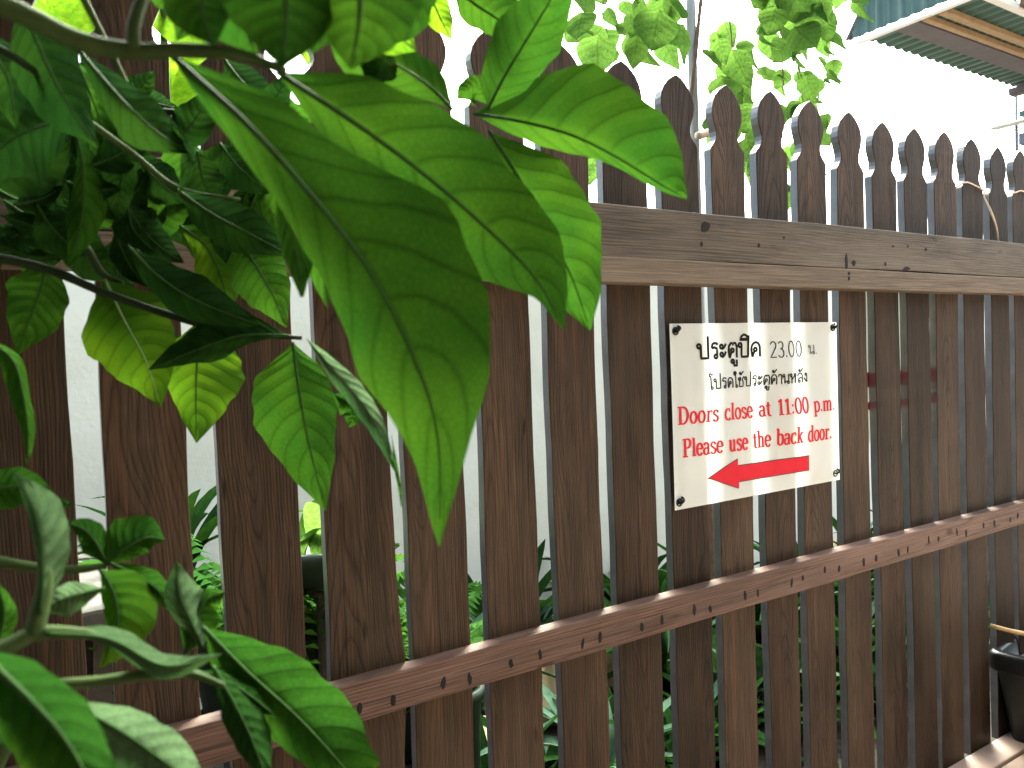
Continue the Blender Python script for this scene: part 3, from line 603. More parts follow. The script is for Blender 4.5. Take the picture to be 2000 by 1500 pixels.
# top blurred leaves hanging in from above
leaf(B, [(560, -120, .31), (560, -40, .305), (558, 50, .30), (552, 134, .30)], [30, 120, 100, 1], [30, 110, 90, 1], .02, .03, seed=11, ribr=.0015)
leaf(B, [(700, -140, .32), (705, -50, .315), (700, 50, .31), (684, 136, .315)], [30, 120, 90, 1], [40, 110, 100, 1], .025, .02, seed=12, ribr=.0015)
leaf(B, [(420, -120, .34), (410, -50, .335), (395, 20, .33), (420, 90, .33)], [30, 100, 70, 1], [30, 110, 80, 1], .02, .02, seed=13, ribr=.0015)
leaf(B, [(790, -90, .42), (770, -20, .42), (775, 60, .42), (812, 100, .42)], [20, 50, 60, 1], [20, 40, 40, 1], .01, .01, 'leaf_lime', seed=14)
leaf(B, [(480, -140, .36), (470, -60, .355), (470, 20, .35), (500, 110, .35)], [30, 110, 90, 1], [30, 110, 80, 1], .02, .03, seed=111, ribr=.0014)
leaf(B, [(640, -140, .36), (630, -60, .355), (625, 20, .35), (610, 105, .35)], [30, 110, 90, 1], [30, 110, 80, 1], .02, .03, seed=112, ribr=.0014)
leaf(B, [(340, -120, .40), (350, -50, .40), (370, 20, .40), (345, 80, .40)], [30, 70, 50, 1], [30, 80, 50, 1], .02, .02, seed=113)
leaf(B, [(770, -130, .39), (775, -50, .385), (765, 30, .385), (735, 100, .385)], [30, 80, 70, 1], [30, 80, 70, 1], .02, .02, seed=114)
_rf = random.Random(21)
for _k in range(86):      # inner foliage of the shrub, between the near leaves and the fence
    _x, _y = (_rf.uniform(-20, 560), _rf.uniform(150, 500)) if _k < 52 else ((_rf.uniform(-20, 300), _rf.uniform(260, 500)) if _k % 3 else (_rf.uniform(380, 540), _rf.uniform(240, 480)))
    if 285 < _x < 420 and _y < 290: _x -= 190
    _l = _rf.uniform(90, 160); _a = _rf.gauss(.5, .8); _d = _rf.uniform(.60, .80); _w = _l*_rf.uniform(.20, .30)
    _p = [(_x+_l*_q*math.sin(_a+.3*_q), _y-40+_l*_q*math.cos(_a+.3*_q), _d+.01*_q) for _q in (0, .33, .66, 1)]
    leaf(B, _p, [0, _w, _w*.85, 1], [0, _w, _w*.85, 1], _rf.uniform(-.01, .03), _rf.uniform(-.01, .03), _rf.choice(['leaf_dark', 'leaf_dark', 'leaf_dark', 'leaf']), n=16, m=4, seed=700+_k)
# dark leaves at top left, shade put into their colour
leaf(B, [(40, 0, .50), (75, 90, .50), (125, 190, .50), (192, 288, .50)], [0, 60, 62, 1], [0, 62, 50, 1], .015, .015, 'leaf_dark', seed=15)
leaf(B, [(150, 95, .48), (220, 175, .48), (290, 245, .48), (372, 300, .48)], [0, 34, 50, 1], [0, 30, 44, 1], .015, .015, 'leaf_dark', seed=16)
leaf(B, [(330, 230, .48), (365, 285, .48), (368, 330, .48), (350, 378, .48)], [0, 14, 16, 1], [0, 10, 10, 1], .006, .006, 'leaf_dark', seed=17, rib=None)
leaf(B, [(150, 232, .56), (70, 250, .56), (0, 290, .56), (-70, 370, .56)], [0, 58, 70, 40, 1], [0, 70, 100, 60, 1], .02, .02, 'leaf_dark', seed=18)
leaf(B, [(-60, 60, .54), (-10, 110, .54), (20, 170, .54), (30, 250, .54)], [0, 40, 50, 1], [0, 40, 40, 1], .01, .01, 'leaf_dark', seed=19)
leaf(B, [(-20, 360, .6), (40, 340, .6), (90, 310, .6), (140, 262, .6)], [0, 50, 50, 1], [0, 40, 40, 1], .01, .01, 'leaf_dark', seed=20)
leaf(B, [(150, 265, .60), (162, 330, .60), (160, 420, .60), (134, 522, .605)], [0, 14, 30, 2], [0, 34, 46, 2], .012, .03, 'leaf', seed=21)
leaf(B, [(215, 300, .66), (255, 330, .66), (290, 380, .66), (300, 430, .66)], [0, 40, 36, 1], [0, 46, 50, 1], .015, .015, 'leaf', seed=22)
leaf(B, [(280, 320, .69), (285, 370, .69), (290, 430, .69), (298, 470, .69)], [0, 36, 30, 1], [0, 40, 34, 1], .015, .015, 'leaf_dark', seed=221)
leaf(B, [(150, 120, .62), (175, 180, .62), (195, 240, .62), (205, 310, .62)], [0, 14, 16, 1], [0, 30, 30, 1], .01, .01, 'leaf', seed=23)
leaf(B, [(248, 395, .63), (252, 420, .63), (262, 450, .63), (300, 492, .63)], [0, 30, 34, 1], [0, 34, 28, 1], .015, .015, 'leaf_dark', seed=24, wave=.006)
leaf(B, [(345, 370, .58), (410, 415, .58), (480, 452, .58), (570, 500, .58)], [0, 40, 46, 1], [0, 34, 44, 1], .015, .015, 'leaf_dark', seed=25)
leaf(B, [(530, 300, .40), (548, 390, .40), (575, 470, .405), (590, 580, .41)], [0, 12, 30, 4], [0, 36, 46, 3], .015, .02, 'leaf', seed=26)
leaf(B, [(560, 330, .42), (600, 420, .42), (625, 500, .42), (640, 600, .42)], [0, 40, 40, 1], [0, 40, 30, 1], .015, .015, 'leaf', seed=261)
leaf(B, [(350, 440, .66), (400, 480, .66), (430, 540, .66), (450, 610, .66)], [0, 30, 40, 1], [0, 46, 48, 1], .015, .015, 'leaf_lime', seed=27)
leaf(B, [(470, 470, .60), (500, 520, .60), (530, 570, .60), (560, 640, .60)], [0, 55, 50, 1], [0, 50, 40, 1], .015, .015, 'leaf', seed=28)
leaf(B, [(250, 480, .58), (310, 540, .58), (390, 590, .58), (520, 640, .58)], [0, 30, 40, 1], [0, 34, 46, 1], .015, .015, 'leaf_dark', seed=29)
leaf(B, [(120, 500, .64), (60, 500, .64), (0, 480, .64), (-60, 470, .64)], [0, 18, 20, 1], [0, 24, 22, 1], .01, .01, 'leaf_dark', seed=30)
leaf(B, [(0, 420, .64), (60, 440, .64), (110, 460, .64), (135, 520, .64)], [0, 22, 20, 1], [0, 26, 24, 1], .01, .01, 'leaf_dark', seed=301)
# hanging row
leaf(B, [(90, 505, .645), (80, 560, .645), (58, 620, .645), (32, 694, .645)], [0, 62, 48, 1], [0, 54, 58, 1], .02, .015, 'leaf', seed=31)
leaf(B, [(205, 545, .64), (240, 620, .64), (285, 705, .64), (314, 795, .645)], [0, 88, 70, 1], [0, 84, 64, 1], .02, .012, 'leaf_lime', rib='midrib_pale', seed=32)
leaf(B, [(395, 620, .66), (385, 700, .66), (382, 780, .66), (384, 865, .66)], [0, 62, 45, 1], [0, 88, 74, 1], .015, .02, 'leaf_lime', seed=33)
leaf(B, [(565, 655, .585), (470, 655, .585), (380, 685, .585), (290, 722, .59)], [0, 34, 44, 32, 1], [0, 16, 34, 20, 1], .015, .01, 'leaf_dark', seed=34)
leaf(B, [(572, 668, .60), (582, 750, .60), (602, 860, .60), (636, 998, .61)], [0, 92, 78, 1], [0, 62, 56, 1], .02, .015, 'leaf', seed=35)
leaf(B, [(598, 660, .50), (660, 735, .50), (720, 810, .50), (778, 930, .50)], [0, 16, 18, 1], [0, 22, 22, 1], .012, .012, 'leaf_pale', seed=36, rib=None)
leaf(B, [(650, 770, .57), (680, 790, .57), (690, 810, .57), (680, 835, .57)], [0, 25, 22, 1], [0, 28, 24, 1], .01, .01, 'leaf', seed=37, rib=None)
leaf(B, [(765, 850, .50), (772, 910, .50), (780, 950, .50), (784, 990, .50)], [0, 3, 3, 1], [0, 5, 4, 1], .002, .002, 'leaf', seed=38, rib=None)
leaf(B, [(-30, 660, .50), (25, 705, .50), (46, 780, .50), (55, 850, .50), (52, 908, .50)], [0, 26, 26, 10, 1], [0, 16, 14, 14, 1], .012, .02, 'leaf', seed=39, wave=.005)
# --- lower left shoots
stem(B, [(-40, 1290, .40), (30, 1255, .40), (75, 1236, .40), (150, 1236, .40), (215, 1246, .405)], [.0042, .0036, .0034, .0026, .0018])
stem(B, [(66, 1240, .40), (78, 1190, .40), (88, 1140, .40), (86, 1080, .40)], [.0040, .0038, .0032, .0022])
stem(B, [(-50, 1085, .50), (20, 1100, .50), (80, 1110, .50), (150, 1112, .50), (210, 1104, .50)], [.003, .003, .0028, .0024, .0018])
stem(B, [(70, 1340, .42), (180, 1332, .42), (290, 1318, .42), (370, 1316, .42), (440, 1340, .42)], [.0028, .0027, .0026, .0022, .0014])
wchild('stem', tube_mesh('stem', [(-.30, -.42, .35), (-.18, -.45, .55), tuple(pt(-50, 1085, .50))], [.008, .006, .003], M['stem'], 8), B)
wchild('stem', tube_mesh('stem', [(-.20, -.48, .58), (-.1, -.5, .62), tuple(pt(70, 1340, .42))], [.007, .005, .0028], M['stem'], 8), B)
leaf(B, [(-60, 1260, .33), (40, 1350, .32), (130, 1450, .315), (200, 1580, .31)], [0, 85, 95, 40], [0, 66, 74, 50], .02, .02, 'leaf', seed=51, ribr=.0016)
leaf(B, [(120, 1370, .37), (220, 1420, .37), (310, 1480, .37), (420, 1560, .37)], [0, 70, 75, 10], [0, 46, 60, 10], .02, .015, 'leaf_pale', seed=52, wave=.004)
leaf(B, [(395, 1225, .46), (480, 1310, .455), (590, 1410, .45), (700, 1530, .45)], [0, 62, 66, 30], [0, 72, 96, 60], .025, .02, 'leaf', seed=53, ribr=.0014)
leaf(B, [(415, 1300, .44), (455, 1370, .44), (490, 1440, .44), (520, 1520, .44)], [0, 30, 36, 10], [0, 40, 40, 10], .015, .015, 'leaf_dark', seed=54)
leaf(B, [(380, 1310, .45), (440, 1330, .45), (490, 1360, .45), (540, 1400, .45)], [0, 30, 28, 1], [0, 26, 30, 1], .012, .012, 'leaf', seed=541)
leaf(B, [(90, 1238, .395), (210, 1248, .395), (320, 1300, .40), (432, 1278, .405)], [0, 12, 26, 1], [0, 26, 24, 1], .02, .02, 'leaf_pale', seed=55, wave=.005)
leaf(B, [(78, 1200, .395), (82, 1110, .39), (70, 1010, .385), (28, 920, .385)], [0, 46, 58, 1], [0, 8, 14, 1], .03, .008, 'leaf_pale', seed=56)
leaf(B, [(-50, 950, .50), (0, 952, .50), (55, 950, .50), (108, 968, .50)], [10, 40, 34, 1], [10, 36, 32, 1], .012, .02, 'leaf', seed=57)
leaf(B, [(80, 985, .52), (105, 984, .52), (125, 982, .52), (140, 990, .52)], [0, 10, 8, 1], [0, 10, 8, 1], .003, .003, 'leaf', seed=571, rib=None)
leaf(B, [(208, 1102, .50), (190, 1065, .50), (165, 1035, .50), (132, 1022, .50)], [0, 28, 26, 1], [0, 30, 22, 1], .015, .012, 'leaf', seed=58)
leaf(B, [(200, 1108, .50), (240, 1075, .495), (285, 1050, .495), (322, 1054, .50)], [0, 22, 28, 1], [0, 52, 46, 1], .012, .02, 'leaf', seed=59, wave=.004)
leaf(B, [(215, 1100, .49), (260, 1122, .49), (305, 1150, .49), (338, 1195, .49)], [0, 26, 26, 1], [0, 22, 26, 1], .015, .015, 'leaf', seed=60)
leaf(B, [(195, 1112, .46), (222, 1160, .46), (228, 1225, .46), (196, 1305, .465)], [0, 26, 20, 1], [0, 72, 66, 1], .012, .03, 'leaf_lime', seed=61)
leaf(B, [(205, 1150, .41), (160, 1160, .41), (120, 1172, .41), (78, 1195, .41)], [0, 24, 26, 1], [0, 24, 34, 1], .02, .02, 'leaf_pale', seed=62, wave=.006)
leaf(B, [(395, 1270, .47), (375, 1220, .465), (350, 1160, .46), (345, 1096, .46)], [0, 38, 44, 1], [0, 22, 30, 1], .03, .02, 'leaf_pale', seed=63, wave=.005)
leaf(B, [(360, 1280, .48), (378, 1225, .475), (400, 1175, .475), (440, 1155, .475)], [0, 40, 42, 1], [0, 26, 24, 1], .02, .02, 'leaf', seed=64, wave=.004)
leaf(B, [(-20, 1290, .44), (0, 1240, .44), (8, 1190, .44), (-10, 1130, .44)], [0, 22, 24, 1], [0, 30, 30, 1], .01, .01, 'leaf', seed=65)
# unseen foliage of the same shrub, added out of frame for shade (left of and above the camera)
proto = [c for c in shrub.children if c.name.startswith('leaf')][3]
LM = bpy.data.meshes.new('leaf_shared')
def flat_leaf(name, n=12, m=3, wid=.36, shape=1.0, fold=.18, droop=.25, heart=0.0, tipx=1.0):
    V, UV, Fc = [], [], []
    for i in range(n+1):
        t = i/n; w = wid*math.sin(math.pi*t**(.75*shape))**(.85)*(1-.25*t) if 0 < t < 1 else .004
        if heart: w = wid*(max(0, math.sin(math.pi*(.10+.90*t**.85)))**.75) if t < 1 else .004
        for j in range(-m, m+1):
            u = j/m; back = -heart*abs(u)*(1-t)**3*.9
            V.append((u*w, -droop*t*t+fold*abs(u)*w+.02*math.sin(9*t+2*u), -(t+back))); UV.append((u*.5+.5, t))
    k = 2*m+1
    for i in range(n):
        for j in range(k-1): Fc.append((i*k+j, i*k+j+1, (i+1)*k+j+1, (i+1)*k+j))
    return mesh(name, V, Fc, None, True, UV)
ME_L = flat_leaf('leaf_blade', wid=.24); ME_L.materials.append(M['leaf'])
for k in range(46):
    o = obj('leaf', ME_L, shrub)
    if k < 30: p_ = (-.14-rnd.uniform(0, .4), rnd.uniform(-.75, -.12), rnd.uniform(.35, 1.55))
    else: p_ = (rnd.uniform(-.35, .12), rnd.uniform(-.75, -.40), rnd.uniform(1.42, 1.75))
    o.location = Vector(p_)-shrub.location; s = rnd.uniform(.11, .19); o.scale = (s, s, s)
    o.rotation_euler = (rnd.uniform(-1.0, .6), rnd.uniform(-.5, .5), rnd.uniform(0, 6.28))

# ------------------------------------------------------------------ garden behind the fence
WY = 1.25
gw = obj('garden_wall', box_mesh('garden_wall', (-2.5, WY, -.02), (4.6, WY+.14, 1.28), bev=.006), None, M['wall'])
tag(gw, 'cream plastered garden wall seen through the gaps behind the fence', 'wall')
# brick planter in the left gap
pl = thing('brick_planter', 'grey brick planter visible through the leftmost fence gap', 'planter', (-.02, .62, 0))
wchild('core', box_mesh('core', (-.45, .515, 0), (.165, .95, .50), M['mortar']), pl)
for c in range(7):
    z = .004+c*.072; off = 0 if c % 2 else .11
    for q in range(4):
        x0 = -.47+off+q*.215; x1 = min(x0+.203, .178)
        if x1-x0 < .04: continue
        wchild('brick', box_mesh('brick', (x0, .50, z), (x1, .60, z+.063), M['brick'], .004, .002), pl)
for q in range(3): wchild('coping_stone', box_mesh('coping_stone', (-.47+q*.22, .485, .508), (-.26+q*.22, .97, .555), M['brick'], .006, .004), pl)

def frond_mesh(name, length, droop, w, n=20, r=None):
    r = r or rnd; V, Fc, UV = [], [], []
    def add(a): V.append(a); UV.append((.5, .5)); return len(V)-1
    for i in range(n+1):
        t = i/n; s = length*t
        y = s*math.cos(.2+droop*t*.6); z = s*math.sin(1.15-droop*t*1.5)*.9 if droop < 1.2 else s*math.sin(1.1-droop*t)
        c = Vector((0, y*.75, z)); lw = w*math.sin(math.pi*min(1, .12+.88*t))**.7*(1-.55*t)+.002; th = length/n*.42
        for sgn in (-1, 1):
            d = r.uniform(-.15, .15); a = add(c+Vector((0, -th*.7, 0))); b = add(c+Vector((sgn*lw*.55, -th*.9+d*th, .10*lw-th*.5)))
            e = add(c+Vector((sgn*lw, th*.6+d*th, -.28*lw))); f = add(c+Vector((sgn*lw*.5, th*.9+d*th, .06*lw+th*.4)))
            Fc.append((a, b, e, f) if sgn > 0 else (a, f, e, b))
        if i < n:
            a = add(c+Vector((-.0012, 0, 0))); b = add(c+Vector((.0012, 0, 0))); t2 = (i+1)/n; s2 = length*t2
            c2 = Vector((0, s2*math.cos(.2+droop*t2*.6)*.75, s2*math.sin(1.15-droop*t2*1.5)*.9 if droop < 1.2 else s2*math.sin(1.1-droop*t2)))
            e = add(c2+Vector((.001, 0, 0))); f = add(c2+Vector((-.001, 0, 0))); Fc.append((a, b, e, f))
    return mesh(name, V, Fc, M['fern'], False, UV)
FR = [frond_mesh('fern_frond', 1.0, d, .16) for d in (.55, .8, 1.0, 1.3)]
POTP = [(.055, 0), (.075, .13), (.085, .13), (.085, .15), (.072, .15), (.068, .125), (.0, .12)]
def fern(x, y, z, n, size, label, pot='potgreen', stand=None):
    th = thing('fern', label, 'fern', (x, y, z), 'ferns in the garden bed behind the fence')
    obj('pot', lathe_mesh('pot', POTP, M[pot]), th)
    if z > .02: obj('stand', lathe_mesh('stand', [(.06, -z), (.06, -z+.02), (.03, -z+.03), (.03, -.02), (.07, -.012), (.07, -.001)], M['mortar'], 16), th)
    for k in range(n):
        o = obj('frond', FR[k % 4], th); s = size*rnd.uniform(.7, 1.1); o.scale = (s, s, s); o.location = (rnd.uniform(-.03, .03), rnd.uniform(-.03, .03), .125)
        o.rotation_euler = (rnd.uniform(-.1, .2), rnd.uniform(-.15, .15), 6.283*k/n+rnd.uniform(-.3, .3))
    return th
fern(.275, .42, .36, 36, .40, 'bushy bright fern in second gap from the left, beside brick planter')
fern(.44, .50, .30, 34, .42, 'fern with drooping fronds below the hanging bowl pot')
fern(.60, .42, .20, 30, .36, 'low fern behind the fourth gap, just above the lower rail')

def blade_mesh(name, length, w, bend, n=10, mat='strap'):
    V, UV, Fc = [], [], []
    for i in range(n+1):
        t = i/n; a = bend*t; y = length*(math.sin(a)/max(bend, .01)); z = length*((1-math.cos(a))/max(bend, .01)); ww = w*(math.sin(math.pi*min(1, .2+.8*t))**.6 if t < 1 else .02)*.5
        c = (y*.0, length*t*math.sin(.25+bend*t*.6), length*t*math.cos(.25+bend*t*.75))
        for u in (-1, 0, 1): V.append((u*ww, c[1], c[2]+abs(u)*ww*.35)); UV.append((u*.5+.5, t))
    for i in range(n):
        for j in range(2): Fc.append((i*3+j, i*3+j+1, (i+1)*3+j+1, (i+1)*3+j))
    return mesh(name, V, Fc, M[mat], True, UV)
BL = [blade_mesh('strap_blade', 1, .11, b) for b in (.7, 1.2, 1.7, 2.1)]
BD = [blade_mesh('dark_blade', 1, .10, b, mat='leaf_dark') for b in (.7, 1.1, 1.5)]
BG = [blade_mesh('broad_blade', 1, .26, b, mat='vine') for b in (.6, 1.0, 1.5)]
def tuft(name, label, x, y, z, blades, n, size, cat='plant', group=None):
    th = thing(name, label, cat, (x, y, z), group)
    for k in range(n):
        o = obj('leaf', blades[k % len(blades)], th); s = size*rnd.uniform(.7, 1.15); o.scale = (s, s, s)
        o.location = (rnd.uniform(-.02, .02), rnd.uniform(-.02, .02), 0); o.rotation_euler = (0, rnd.uniform(-.1, .1), 6.283*k/n+rnd.uniform(-.35, .35))
    return th
GS = 'strap-leaved plants along the back of the fence'
tuft('strap_plant', 'pale strap-leaved plant low behind the fence under the middle of the lower rail', .98, .33, 0, BL, 22, .34, group=GS)
tuft('strap_plant', 'dark strap-leaved plant low behind the fence, left of the pale one', .70, .36, 0, BD+BL[:1], 16, .36, group=GS)
tuft('strap_plant', 'strap-leaved plant low behind the fence, below the white sign', 1.50, .42, 0, BL+BD[:1], 20, .34, group=GS)
tuft('strap_plant', 'strap-leaved plant low behind the fence, toward the black pot', 1.95, .45, 0, BD+BL[:2], 18, .32, group=GS)
tuft('striped_plant', 'dark feathery plant with one broad green leaf on the brick planter edge', .24, .82, .47, BD, 12, .36)
bp_ = tuft('broadleaf_plant', 'small upright plant with lance leaves in the gap left of the longest picket gap', .60, .30, .36, BG, 7, .20)
obj('pot', lathe_mesh('pot', [(r_*.8, z_-.36 if z_ == 0 else z_-.15) for r_, z_ in POTP], M['potgreen']), bp_)
for k_, (x_, y_, lb_) in enumerate([(.78, .80, 'dark leafy clump at the wall foot behind the fence, leftmost'), (1.12, .95, 'dark leafy clump behind the long tan rock'), (1.40, .62, 'dark leafy clump under the white sign behind the fence'), (1.75, .60, 'dark leafy clump below and right of the white sign'), (2.10, .62, 'dark leafy clump behind the fence between sign and black pot'), (2.45, .66, 'dark leafy clump behind the fence beside the black pot'), (2.9, .72, 'dark leafy clump farthest right behind the fence'), (1.62, .98, 'dark leafy clump against the garden wall under the sign')]):
    tuft('dark_leaf_plant', lb_, x_, y_, -.012, BD+BD+BL[:1], 34, .46, group='dark undergrowth behind the fence')  # clumps added to darken the bed seen below the lower rail
ORD = 'first second third fourth fifth sixth seventh eighth ninth tenth eleventh twelfth thirteenth fourteenth fifteenth'.split()
for k_ in range(15):
    x_ = .66+.165*k_+rnd.uniform(-.03, .03)
    tuft('low_plant', '%s low dark plant from the left, close behind the fence below the lower rail' % ORD[k_], x_, .27+rnd.uniform(0, .05), -.012, BD, 20, .29, group='low dark plants hugging the back of the fence')  # row added to shade the lower picket sides and gaps
# wide bowl pot on a slim stand
bw = thing('bowl_pot', 'wide dark bowl pot half hidden behind the fourth picket from the left', 'pot', (.405, .36, .625))
obj('bowl', lathe_mesh('bowl', [(.03, -.07), (.07, -.05), (.10, -.015), (.112, .0), (.112, .012), (.10, .012), (.09, -.005), (.0, -.012)], M['potgreen'], 30), bw)
obj('stand', lathe_mesh('stand', [(.05, -.625), (.05, -.61), (.012, -.60), (.012, -.09), (.03, -.068)], M['mortar'], 12), bw)
for k in range(7):
    o = obj('leaf', BG[k % 3], bw); s = rnd.uniform(.08, .14); o.scale = (s, s, s); o.location = (rnd.uniform(-.05, .05), rnd.uniform(-.04, .04), -.005); o.rotation_euler = (0, 0, k*.9)
# rocks
def rock(x, y, z, s, label, seed):
    r = random.Random(seed); bm = bmesh.new(); bmesh.ops.create_icosphere(bm, subdivisions=3, radius=1)
    a = [Vector((r.uniform(-1, 1), r.uniform(-1, 1), r.uniform(-1, 1))).normalized() for _ in range(9)]; q = [r.uniform(.55, .9) for _ in a]
    for v in bm.verts:
        for n_, d_ in zip(a, q):
            e = v.co.dot(n_)-d_
            if e > 0: v.co -= n_*e*.9
        v.co = Vector((v.co.x*s[0], v.co.y*s[1], v.co.z*s[2]))
    me = bpy.data.meshes.new('rock'); bm.to_mesh(me); bm.free()
    tag(obj('rock', me, None, M['rock'], (x, y, z+s[2]*.62)), label, 'rock', 'tan rocks in the garden bed behind the fence')
for k, (x, y, s, lb) in enumerate([(.83, .62, (.15, .09, .07), 'flat tan rock low behind the fence, left of the strap plant'), (1.10, .75, (.17, .10, .09), 'long tan rock behind the fence under the lower rail middle'), (1.46, .80, (.16, .11, .13), 'broad tan rock seen in the gap left of the sign below the rail'), (1.78, .86, (.18, .12, .14), 'blocky tan rock glimpsed below the sign through the next gap'), (2.15, .90, (.16, .12, .10), 'tan rock behind the fence right of the sign'), (2.60, .95, (.20, .12, .12), 'tan rock farthest right behind the fence near the black pot')]):
    rock(x, y, -.012, s, lb, 40+k)
# red flowering plant near the left of the upper rail
fl = thing('flowering_plant', 'small red flowering plant peeking through the fence beside the hanging leaves', 'plant', (.42, .95, 0))
wchild('stem', tube_mesh('stem', [(.42, .95, -.01), (.43, .94, .5), (.45, .92, 1.12)], [.008, .006, .003], M['twig'], 8), fl)
M['petal'] = leafmat('red_petal', (.45, .03, .01), (.62, .09, .015), trans=(.8, .12, .02), tfac=.4, nv=1, vein=0)
MEP = flat_leaf('petal_blade', 6, 2, .45); MEP.materials.append(M['petal'])
MEV = flat_leaf('small_leaf_blade', 8, 2, .34); MEV.materials.append(M['broad'])
for k in range(26):
    o = obj('petal' if k < 12 else 'leaf', MEP if k < 12 else MEV, fl); s = rnd.uniform(.03, .05) if k < 12 else rnd.uniform(.06, .10); o.scale = (s, s, s)
    o.location = (rnd.uniform(-.04, .10), rnd.uniform(-.08, .06), rnd.uniform(.92, 1.02) if k < 12 else rnd.uniform(.6, 1.14)); o.rotation_euler = (rnd.uniform(-1, .5), rnd.uniform(-.6, .6), rnd.uniform(0, 6.28))

# ------------------------------------------------------------------ climbing vine, pole and yellow-green plant above the fence line
pole = tag(wchild('garden_pole', tube_mesh('garden_pole', [on_y(1372, 700, .70)*[1, 1, 0]+[0, 0, -.01], on_y(1368, -400, .70)*[0, 1, 0]+[on_y(1372, 700, .70)[0]-.01, 0, 2.6]], [.014, .014], M['greymetal'], 12, 8), shrub), 'thin grey pole standing behind the fence beside the vine', 'pole')
pole.parent = None; pole.matrix_parent_inverse = Matrix.Identity(4)
vine = thing('climbing_vine', 'climbing vine with rounded translucent leaves hanging above the pickets against the sky', 'vine', (1.60, .62, 0))
ME_H = []
for k_ in range(3):
    h_ = flat_leaf('round_leaf', 12, 4, (.44, .50, .38)[k_], shape=.86, fold=.10+.1*k_, droop=.10+.12*k_); h_.materials.append(M['vine']); ME_H.append(h_)
def vleaf(px, py, Y, size, mi=None, rz=None, tilt=None, roll=None, par=vine, meshes=ME_H):
    o = obj('leaf', meshes[rnd.randrange(len(meshes))] if mi is None else meshes[mi], par); p_ = Vector(on_y(px, py, Y))
    o.location = p_-par.location; o.scale = (size,)*3
    o.rotation_euler = (rnd.uniform(-.6, .5) if tilt is None else tilt, rnd.uniform(-.7, .7) if roll is None else roll, rnd.uniform(-1.1, .5) if rz is None else rz)
    return o
def vstem(pts, r0, r1, mat='twig'):
    wchild('stem', tube_mesh('stem', [on_y(*q) if len(q) == 3 else q[0] for q in pts], [r0, r1], M[mat], 7, 6*len(pts), bump=.1), vine)
wchild('stem', tube_mesh('stem', [(1.60, .62, -.01), (1.62, .64, .6), (1.58, .68, 1.2), tuple(on_y(1365, 40, .68)), tuple(on_y(1400, -260, .66))], [.010, .009, .007, .006, .004], M['twig'], 8, bump=.1), vine)
vstem([(1400, -260, .66), (1480, -120, .60), (1526, 0, .60), (1528, 90, .60), (1530, 175, .60)], .0035, .0022)
vstem([(1526, 10, .60), (1522, 70, .60), (1500, 120, .61), (1450, 165, .62)], .002, .0012)
vstem([(1540, 110, .60), (1560, 150, .58), (1570, 210, .58)], .0018, .001)
vstem([(1400, -260, .66), (1410, -60, .64), (1425, 40, .64), (1432, 110, .64), (1440, 160, .64)], .0028, .0014)
vstem([(1400, -260, .66), (1250, -120, .55), (1180, 0, .55), (1185, 60, .55), (1195, 110, .55)], .0024, .0012)
vleaf(1288, 18, .40, .115, 1, -.55, -.1, .25)
for (x0, x1, y0, y1, n, s0, s1) in [(1120, 1340, -120, 70, 46, .06, .11), (1385, 1480, 40, 210, 26, .06, .12), (1480, 1620, -100, 90, 56, .06, .12), (1480, 1630, 60, 230, 34, .045, .085), (1400, 1600, 170, 370, 44, .05, .10), (1600, 1690, -90, 20, 14, .06, .10), (1140, 1230, 60, 330, 12, .05, .09)]:
    for _ in range(n): vleaf(rnd.uniform(x0, x1), rnd.uniform(y0, y1), rnd.uniform(.42, .85), rnd.uniform(s0, s1))
stub = wchild('side_branch', tube_mesh('side_branch', [on_y(1362, 266, .16), on_y(1392, 257, .16), on_y(1420, 250, .16)], [.008, .008, .007], M['twine'], 9), vine)
# yellow-green plant behind the leftmost pickets
yp = thing('yellow_green_plant', 'bright yellow-green plant lit from behind, showing between the leftmost pickets', 'plant', (.20, .50, .0))
wchild('stem', tube_mesh('stem', [(.20, .50, -.01), (.21, .50, .8), (.22, .46, 1.6)], [.012, .009, .005], M['stem'], 9), yp)
ME_Y = [flat_leaf('lime_blade', 12, 4, .34, fold=.15, droop=.2)]; ME_Y[0].materials.append(M['broad'])
for (x, y, s) in [(350, 90, .20), (365, 130, .16), (180, -40, .16), (215, -10, .14), (320, -60, .18), (140, -60, .16), (60, -30, .18), (480, -60, .2), (620, -80, .2), (420, 100, .16)]:
    vleaf(x, y, rnd.uniform(.40, .55), s, 0, rnd.uniform(-.4, .4), rnd.uniform(-.3, .1), rnd.uniform(-.3, .3), yp, ME_Y)

# ------------------------------------------------------------------ twine round the right-hand picket necks
tw = thing('twine', 'pale twine looped round the picket necks at the far right', 'twine', (1.80, 0, 1.27))
wchild('loop', tube_mesh('loop', [(1.745, .020, 1.262), (1.757, -.003, 1.277), (1.790, -.003, 1.279), (1.845, -.003, 1.268), (1.862, .008, 1.260), (1.880, .020, 1.262), (1.95, .020, 1.27), (1.985, -.003, 1.275), (2.02, -.004, 1.282), (2.075, -.003, 1.272), (2.085, .015, 1.268)], .0017, M['twine'], 7, 70), tw)
wchild('loose_end', tube_mesh('loose_end', [(1.862, .006, 1.26), (1.874, -.003, 1.225), (1.895, -.004, 1.19), (1.905, -.004, 1.155)], [.0016, .0026, .0024, .0015], M['twine'], 7), tw)

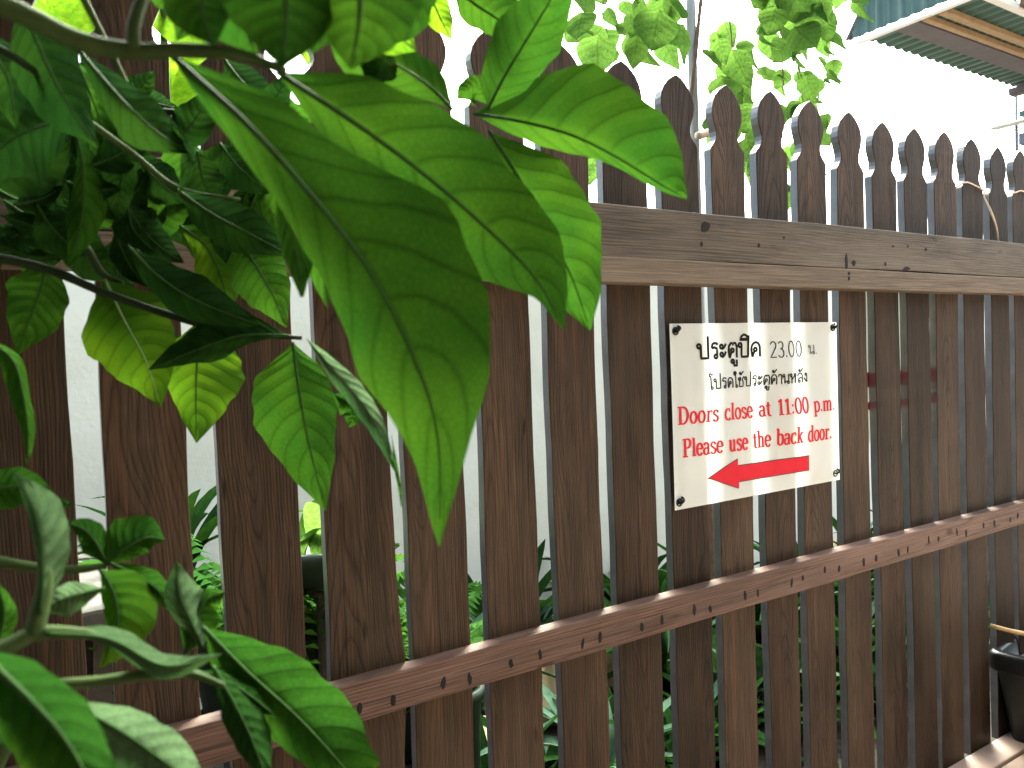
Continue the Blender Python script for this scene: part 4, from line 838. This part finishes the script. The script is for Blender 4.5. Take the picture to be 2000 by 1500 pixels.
# ------------------------------------------------------------------ black pot on the paving, with a cane
c0 = on_z(1955, 1447, 0.0)
pot = thing('black_pot', 'black square tapered plastic pot at the lower right corner', 'pot', (float(c0[0])+.16, float(c0[1])-.125, 0))
def sq_ring(h, z, rr=.018, n=4):
    out = []
    for cx, cy, a0 in ((h-rr, h-rr, 0), (-h+rr, h-rr, 90), (-h+rr, -h+rr, 180), (h-rr, -h+rr, 270)):
        for k in range(n+1):
            a = R_(a0+90*k/n); out.append((cx+rr*math.cos(a), cy+rr*math.sin(a), z))
    return out
PR = [(.128, 0), (.131, .01), (.152, .165), (.160, .170), (.163, .176), (.165, .208), (.160, .215), (.148, .215), (.143, .208), (.140, .17), (.0185, .165)]
V = []; 
for h, z in PR: V += sq_ring(h, z)
nn = 20; Fc = [(i*nn+k, i*nn+(k+1) % nn, (i+1)*nn+(k+1) % nn, (i+1)*nn+k) for i in range(len(PR)-1) for k in range(nn)]+[tuple(range(nn))[::-1], tuple((len(PR)-1)*nn+k for k in range(nn))]
pm = obj('body', mesh('body', V, Fc, M['black'], True), pot); pm.rotation_euler = (0, 0, R_(8))
obj('handle', tube_mesh('handle', [(-.10, -.155, .207), (-.09, -.150, .237), (-.03, -.150, .250), (.03, -.150, .250), (.09, -.150, .237), (.10, -.155, .207)], .014, M['black'], 10), pot)
tuftp = [obj('leaf', BD[k % 3], pot) for k in range(6)]
for k, o in enumerate(tuftp): o.scale = (.2,)*3; o.location = (.04+.02*k, 0, .165); o.rotation_euler = (0, 0, k)
cane = tag(wchild('bamboo_cane', tube_mesh('bamboo_cane', [on_y(1934, 1221, -.035), on_y(1965, 1230, -.06), on_y(2080, 1262, -.12), on_z(2200, 1330, .30)*[1, 1, 0]+[0, 0, .26]], [.0045, .005, .0055, .006], M['bamboo'], 8), shrub), 'thin tan cane leaning from the black pot toward the fence', 'cane')
cane.parent = None; cane.matrix_parent_inverse = Matrix.Identity(4)

# ------------------------------------------------------------------ green sheet-roofed canopy at the upper right
SC = 1.375; ZR = .93+1.6*SC
def cy(y): return (y+.9)*SC-.9
X0, X1 = 3.80*SC, 8.4
cano = thing('roof_canopy', 'green corrugated sheet canopy with mauve beam and timber battens at upper right', 'canopy', (X1-1.0, cy(1.40), 0))
def corr(name, x0, x1, y0, y1, z, pitch, amp, mat, along='y'):
    n = int((x1-x0)/pitch*6); V, Fc = [], []
    for i in range(n+1):
        x = x0+(x1-x0)*i/n; f = (x/pitch) % 1; h = amp*(1 if f < .25 else (1-(f-.25)/.15 if f < .4 else (0 if f < .85 else (f-.85)/.15)))
        V += [(x, y0, z+h), (x, y1, z+h)]
    Fc = [(2*i, 2*i+1, 2*i+3, 2*i+2) for i in range(n)]
    return mesh(name, V, Fc, mat)
wchild('roof_sheet', corr('roof_sheet', X0, X1, cy(.93), cy(1.55), ZR+.02, .11, .022, M['greentin']), cano)
wchild('beam', box_mesh('beam', (X0+.03, cy(1.255), ZR-.012), (X1, cy(1.375), ZR+.018), M['purple'], .004), cano)
wchild('batten', box_mesh('batten', (X0+.03, cy(1.205), ZR-.02), (X1, cy(1.235), ZR+.018), M['batten'], .003), cano)
wchild('batten', box_mesh('batten', (X0+.03, cy(1.115), ZR-.02), (X1, cy(1.155), ZR+.018), M['batten'], .003), cano)
wchild('edge_trim', box_mesh('edge_trim', (X0-.03, cy(.93), ZR-.02), (X0+.01, cy(1.56), ZR+.014), M['whitetrim'], .003), cano)
wchild('edge_trim', box_mesh('edge_trim', (X0-.03, cy(.92), ZR-.03), (X1, cy(.955), ZR+.013), M['whitetrim'], .003), cano)
wchild('fascia', box_mesh('fascia', (X0+.4, cy(.70), ZR-.02), (X1, cy(.915), ZR+.35), M['browntin'], .003), cano)
# ribbed end panel standing on the trim
V, Fc = [], []; n = 90; ya, yb = cy(.60), cy(1.60)
for i in range(n+1):
    y = ya+(yb-ya)*i/n; f = (y/.085) % 1; h = .016*(1 if f < .3 else (1-(f-.3)/.12 if f < .42 else (0 if f < .88 else (f-.88)/.12)))
    top = ZR+.02+max(.02, (yb-y)*1.5+.02)
    V += [(X0-.035-h, y, ZR+.016), (X0-.035-h, y, min(top, ZR+.9))]
Fc = [(2*i, 2*i+2, 2*i+3, 2*i+1) for i in range(n)]
wchild('end_panel', mesh('end_panel', V, Fc, M['greentin']), cano)
wchild('barge_edge', tube_mesh('barge_edge', [(X0-.05, yb+.01, ZR+.02), (X0-.05, yb-.59, ZR+.93)], .012, M['darkslate'], 8, 6), cano)
for xx, yy in ((X1-.15, cy(1.31)), (X1-.15, cy(.95))): wchild('post', box_mesh('post', (xx-.05, yy-.05, -.01), (xx+.05, yy+.05, ZR-.013), M['purple'], .004), cano)
wchild('cross_beam', box_mesh('cross_beam', (X0+1.55*SC, cy(.96), ZR-.075), (X0+1.62*SC, cy(1.545), ZR-.0135), M['purple'], .004), cano)
# distant porch post and slab at the right edge
pr = thing('porch', 'grey porch post with a flat slab roof in the distance at right edge', 'porch', tuple(float(v) for v in (*on_y(1986, 300, 3.2)[:2], 0)))
q0 = on_y(1986, 300, 3.2)
wchild('post', tube_mesh('post', [(q0[0], q0[1], -.01), (q0[0], q0[1], on_y(1984, 175, 3.2)[2])], .018, M['darkslate'], 8, 6), pr)
q1 = on_y(1986, 245, 3.2); wchild('slab', box_mesh('slab', (on_y(1989, 245, 3.5)[0], 3.22, q1[2]-.05), (q0[0]+1.6, 3.5, q1[2]+.08), M['darkslate'], .004), pr)
q2 = on_y(1970, 240, 3.2); wchild('awning', box_mesh('awning', (q0[0]-.16, 3.05, q2[2]-.010), (q0[0]-.02, 3.4, q2[2]+.010), M['whitetrim'], .004), pr)
q3 = on_y(1984, 190, 3.2); wchild('upper_slab', box_mesh('upper_slab', (on_y(1990, 190, 3.5)[0], 3.22, q3[2]-.02), (q0[0]+1.6, 3.5, q3[2]+.04), M['greentin'], .004), pr)
